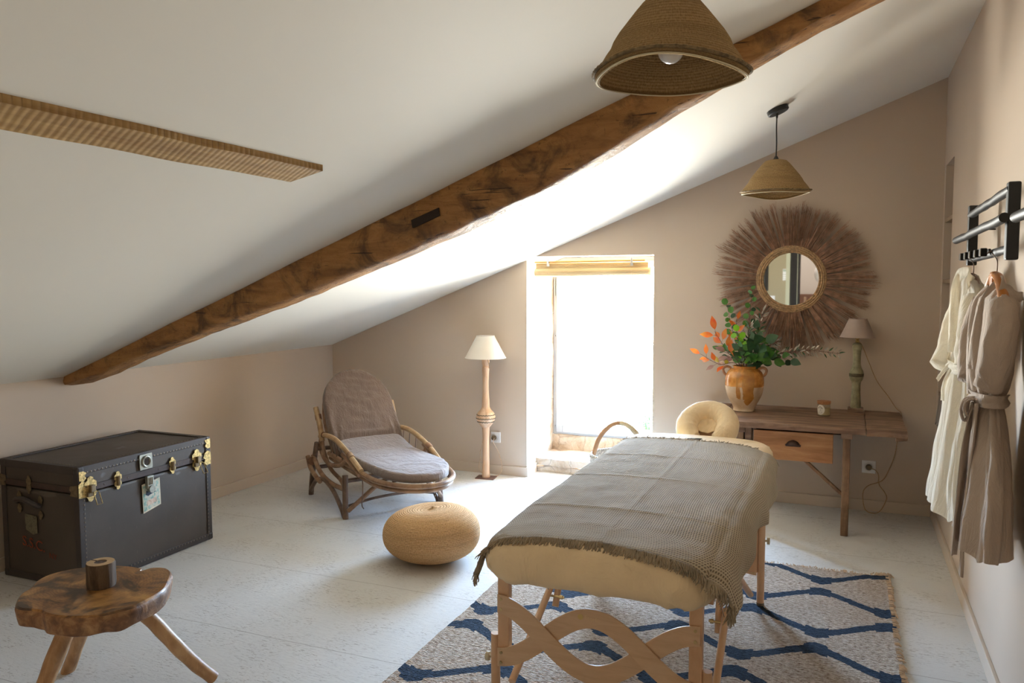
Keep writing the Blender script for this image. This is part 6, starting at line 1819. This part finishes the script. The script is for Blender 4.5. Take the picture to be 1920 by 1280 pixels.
def hanger(yc, xc, zt, hy, mat, label):
    t = thing('clothes_hanger', (xc, yc, zt), label, 'hanger')
    zz = zt
    P = [(xc + 0.002, yc + 0.002, zz - 0.075), (xc + 0.002, yc, zz - 0.03), (xc - 0.004, hy, zz - 0.008), (xc - 0.012, hy, zz + 0.004), (xc - 0.022, hy, zz - 0.004)]
    put('hook_wire', G().tube(smooth_path(P, 7), 0.0019, 8), M['hanger_wire'], t)
    arm = [(xc, yc - 0.165, zz - 0.155), (xc, yc - 0.12, zz - 0.118), (xc, yc - 0.05, zz - 0.083), (xc, yc, zz - 0.076), (xc, yc + 0.05, zz - 0.083), (xc, yc + 0.12, zz - 0.118), (xc, yc + 0.165, zz - 0.155)]
    put('hanger_neck', G().obox((xc - 0.004, yc, zz - 0.098), (0.012, 0, 0), (0, 0.022, 0), (0, 0, 0.036)), M[mat], t, False, 0.008)
    put('hanger_arm', G().tube(smooth_path(arm, 6), 0.016, 12, flat=0.75), M[mat], t)
    return t
# ivory robe
hanger(-2.14, 4.437, 1.578, -2.10, 'hanger_dark', 'brown wooden hanger carrying the ivory robe')
t = thing('linen_robe', (4.42, -2.14, 1.2), 'ivory white linen robe hanging on the coat rack end nearer the window', 'robe')
tabw = [(1.507, 4.418, 4.455, -2.19, -2.08), (1.485, 4.404, 4.462, -2.24, -2.04), (1.45, 4.402, 4.472, -2.32, -1.97), (1.40, 4.396, 4.482, -2.35, -1.94), (1.30, 4.388, 4.484, -2.34, -1.95), (1.20, 4.384, 4.480, -2.31, -1.98), (1.165, 4.388, 4.470, -2.29, -2.00), (1.13, 4.378, 4.475, -2.31, -1.99), (1.0, 4.362, 4.482, -2.35, -1.95), (0.85, 4.344, 4.484, -2.38, -1.92), (0.70, 4.330, 4.486, -2.37, -1.91), (0.615, 4.322, 4.486, -2.38, -1.90)]
robe_body('robe_body', tabw, 'robe_white', t, 7, 0.015, 1.3)
ribbon('robe_collar', [(4.452, -2.28, 1.40), (4.440, -2.25, 1.462), (4.432, -2.20, 1.505), (4.412, -2.14, 1.512), (4.405, -2.09, 1.49), (4.398, -2.10, 1.42), (4.392, -2.13, 1.33), (4.388, -2.17, 1.22)], 0.026, 'robe_white', t, 0.006, (-0.4, 0.5, 0.6))
sleeve('sleeve', [(4.425, -2.31, 1.43), (4.415, -2.34, 1.34), (4.402, -2.33, 1.25), (4.40, -2.33, 1.18)], [0.036, 0.042, 0.040, 0.036], 'robe_white', t, 4.4)
sleeve('sleeve', [(4.43, -1.97, 1.43), (4.405, -1.95, 1.33), (4.385, -1.98, 1.22), (4.352, -2.02, 1.15)], [0.034, 0.042, 0.044, 0.040], 'robe_white', t, 8.4)
ribbon('robe_belt', [(4.46, -2.33, 1.165), (4.40, -2.33, 1.165), (4.378, -2.24, 1.16), (4.374, -2.12, 1.158), (4.376, -2.0, 1.16)], 0.020, 'robe_white', t, 0.006)
ribbon('belt_end', [(4.378, -2.16, 1.165), (4.362, -2.15, 1.150), (4.345, -2.14, 1.125), (4.335, -2.13, 1.108)], 0.016, 'robe_white', t, 0.004, (0, 0.8, 0.3))
ribbon('belt_end', [(4.376, -2.18, 1.16), (4.362, -2.17, 1.12), (4.352, -2.17, 1.08), (4.350, -2.17, 1.03)], 0.018, 'robe_white', t, 0.004, (0, 1, 0))
# taupe robe
hanger(-2.64, 4.440, 1.578, -2.60, 'hanger', 'orange varnished hanger carrying the taupe robe')
t = thing('linen_robe', (4.42, -2.64, 1.2), 'taupe linen robe with tied belt hanging nearest the viewer', 'robe')
tabg = [(1.468, 4.440, 4.464, -2.72, -2.60), (1.455, 4.425, 4.468, -2.77, -2.54), (1.43, 4.404, 4.474, -2.83, -2.47), (1.38, 4.398, 4.480, -2.85, -2.44), (1.28, 4.392, 4.484, -2.84, -2.45), (1.20, 4.384, 4.486, -2.82, -2.46), (1.15, 4.392, 4.478, -2.78, -2.50), (1.105, 4.404, 4.462, -2.75, -2.53), (1.06, 4.398, 4.470, -2.78, -2.50), (0.95, 4.388, 4.480, -2.84, -2.45), (0.82, 4.376, 4.486, -2.88, -2.45), (0.72, 4.364, 4.488, -2.90, -2.45), (0.64, 4.356, 4.488, -2.91, -2.45)]
robe_body('robe_body', tabg, 'robe_taupe', t, 6, 0.013, 5.2)
ribbon('robe_collar', [(4.464, -2.80, 1.42), (4.462, -2.775, 1.458), (4.458, -2.735, 1.474), (4.450, -2.70, 1.470), (4.434, -2.685, 1.44), (4.410, -2.68, 1.38), (4.396, -2.665, 1.30), (4.392, -2.67, 1.20)], 0.028, 'robe_taupe', t, 0.006, (-0.4, 0.5, 0.6))
ribbon('lapel', [(4.436, -2.58, 1.455), (4.408, -2.55, 1.41), (4.392, -2.56, 1.33), (4.386, -2.60, 1.22), (4.392, -2.63, 1.12)], 0.028, 'robe_taupe', t, 0.006, (-0.3, 1, 0.1))
sleeve('sleeve', [(4.436, -2.82, 1.42), (4.430, -2.86, 1.34), (4.418, -2.85, 1.24), (4.405, -2.82, 1.16)], [0.038, 0.044, 0.044, 0.040], 'robe_taupe', t, 2.4)
sleeve('sleeve', [(4.430, -2.47, 1.42), (4.410, -2.44, 1.32), (4.40, -2.46, 1.22), (4.395, -2.50, 1.15)], [0.034, 0.040, 0.042, 0.036], 'robe_taupe', t, 6.4)
ribbon('robe_belt', [(4.475, -2.74, 1.112), (4.45, -2.785, 1.112), (4.41, -2.78, 1.112), (4.392, -2.72, 1.110), (4.388, -2.64, 1.108), (4.39, -2.56, 1.110)], 0.020, 'robe_taupe', t, 0.006)
for k, (dx, dz, dy) in enumerate(((-0.030, -0.055, -0.01), (-0.036, -0.075, 0.012), (-0.018, -0.065, 0.02))):
    ribbon('belt_loop', [(4.386, -2.72, 1.112), (4.386 + dx * 0.7, -2.72 + dy, 1.105), (4.386 + dx, -2.72 + dy, 1.112 + dz * 0.6), (4.386 + dx * 0.6, -2.715 + dy, 1.112 + dz), (4.390, -2.71, 1.10)], 0.010, 'robe_taupe', t, 0.003, (0, 1, 0.2))
ribbon('front_edge', [(4.388, -2.70, 1.10), (4.374, -2.69, 0.98), (4.362, -2.70, 0.85), (4.350, -2.71, 0.72), (4.345, -2.72, 0.60)], 0.024, 'robe_taupe', t, 0.004, (0.5, 1, 0))
ribbon('belt_end', [(4.388, -2.74, 1.10), (4.384, -2.75, 0.98), (4.372, -2.755, 0.82), (4.362, -2.76, 0.66), (4.362, -2.76, 0.545)], 0.016, 'robe_taupe', t, 0.004, (0, 1, 0))

# ================================================================== NICHE SHELVES AND CONTENTS
for z_, lab_ in ((1.857, 'topmost little wooden shelf in the narrow wall niche'), (1.49, 'second wooden shelf down in the wall niche, holding a wrapped bundle'), (1.10, 'third wooden shelf down in the wall niche'), (0.80, 'lowest wooden shelf in the wall niche')):
    tag(put('niche_shelf', G().box(RW + 0.004, RW + ND, NY0, NY1, z_ - 0.014, z_ + 0.010), M['wood_small'], None, False, 0.002, loc=(RW + 0.1, -0.28, z_)), lab_, 'shelf', 'shelves in the wall niche')
def lump(name, c, sc, seed, mat):
    g = G().sphere((0, 0, 0), 1, 28, 18)
    def f(p):
        k = 1 + 0.25 * nz(p.x * 2 + seed, p.y * 2, p.z * 2) + 0.08 * nz(p.x * 7, p.y * 7 + seed, p.z * 7)
        return Vector((c[0] + p.x * sc[0] * k, c[1] + p.y * sc[1] * k, c[2] + max(p.z, -0.75) * sc[2] * k))
    g.xf(f); return g
t = tag(put('cloth_bundle', lump('b', (RW + 0.07, -0.30, 1.545), (0.05, 0.10, 0.055), 2.2, None), M['niche_cloth'], loc=(RW + 0.07, -0.30, 1.52)), 'grey wrapped bundle on the second niche shelf', 'cloth')
t = tag(put('folded_cloth', G().grid(lambda u, v: Vector((RW + 0.012 - 0.02 * v + 0.008 * sin(u * 18), NY0 + 0.09 + 0.27 * u, 0.81 + 0.012 * sin(pi * u) - 0.20 * v + 0.03 * nz(u * 4) * v)), 30, 20, 0.006), M['niche_cloth'], loc=(RW, -0.28, 0.8)), 'dark grey cloth hanging over the lowest niche shelf', 'cloth')

# ================================================================== PLANT OUTSIDE THE WINDOW
random.seed(5)
t = thing('outdoor_shrub', (2.50, 0.98, -0.25), 'sunlit green shrub just outside the window pane', 'shrub')
g = G(); g2 = G()
for i in range(46):
    a = random.uniform(0, 2 * pi); sp_ = random.uniform(0.02, 0.2); h_ = random.uniform(0.28, 0.52)
    b0 = Vector((2.50 + random.uniform(-0.03, 0.03), 0.98 + random.uniform(-0.03, 0.03), -0.25)); tipp = Vector((2.47 + sp_ * cos(a), 0.98 + sp_ * sin(a), h_ + 0.0 - 0.2 * sp_))
    mm_ = (b0 + tipp) / 2 + Vector((0, 0, 0.08)); P = smooth_path([b0, mm_, tipp], 6); g.tube(P, 0.003, 5)
    for k in range(7):
        q = 0.35 + 0.65 * k / 6; p = P[min(len(P) - 1, int(q * (len(P) - 1)))]
        leafgeo(g2, p, Vector((random.uniform(-1, 1), random.uniform(-1, 1), random.uniform(-0.2, 0.8))), (random.uniform(-.3, .3), -0.5, 1), random.uniform(0.04, 0.075), random.uniform(0.008, 0.014), 'lance', 0.3)
put('stem', g, M['leaf_dark'], t); put('foliage', g2, M['leaf_green'], t)
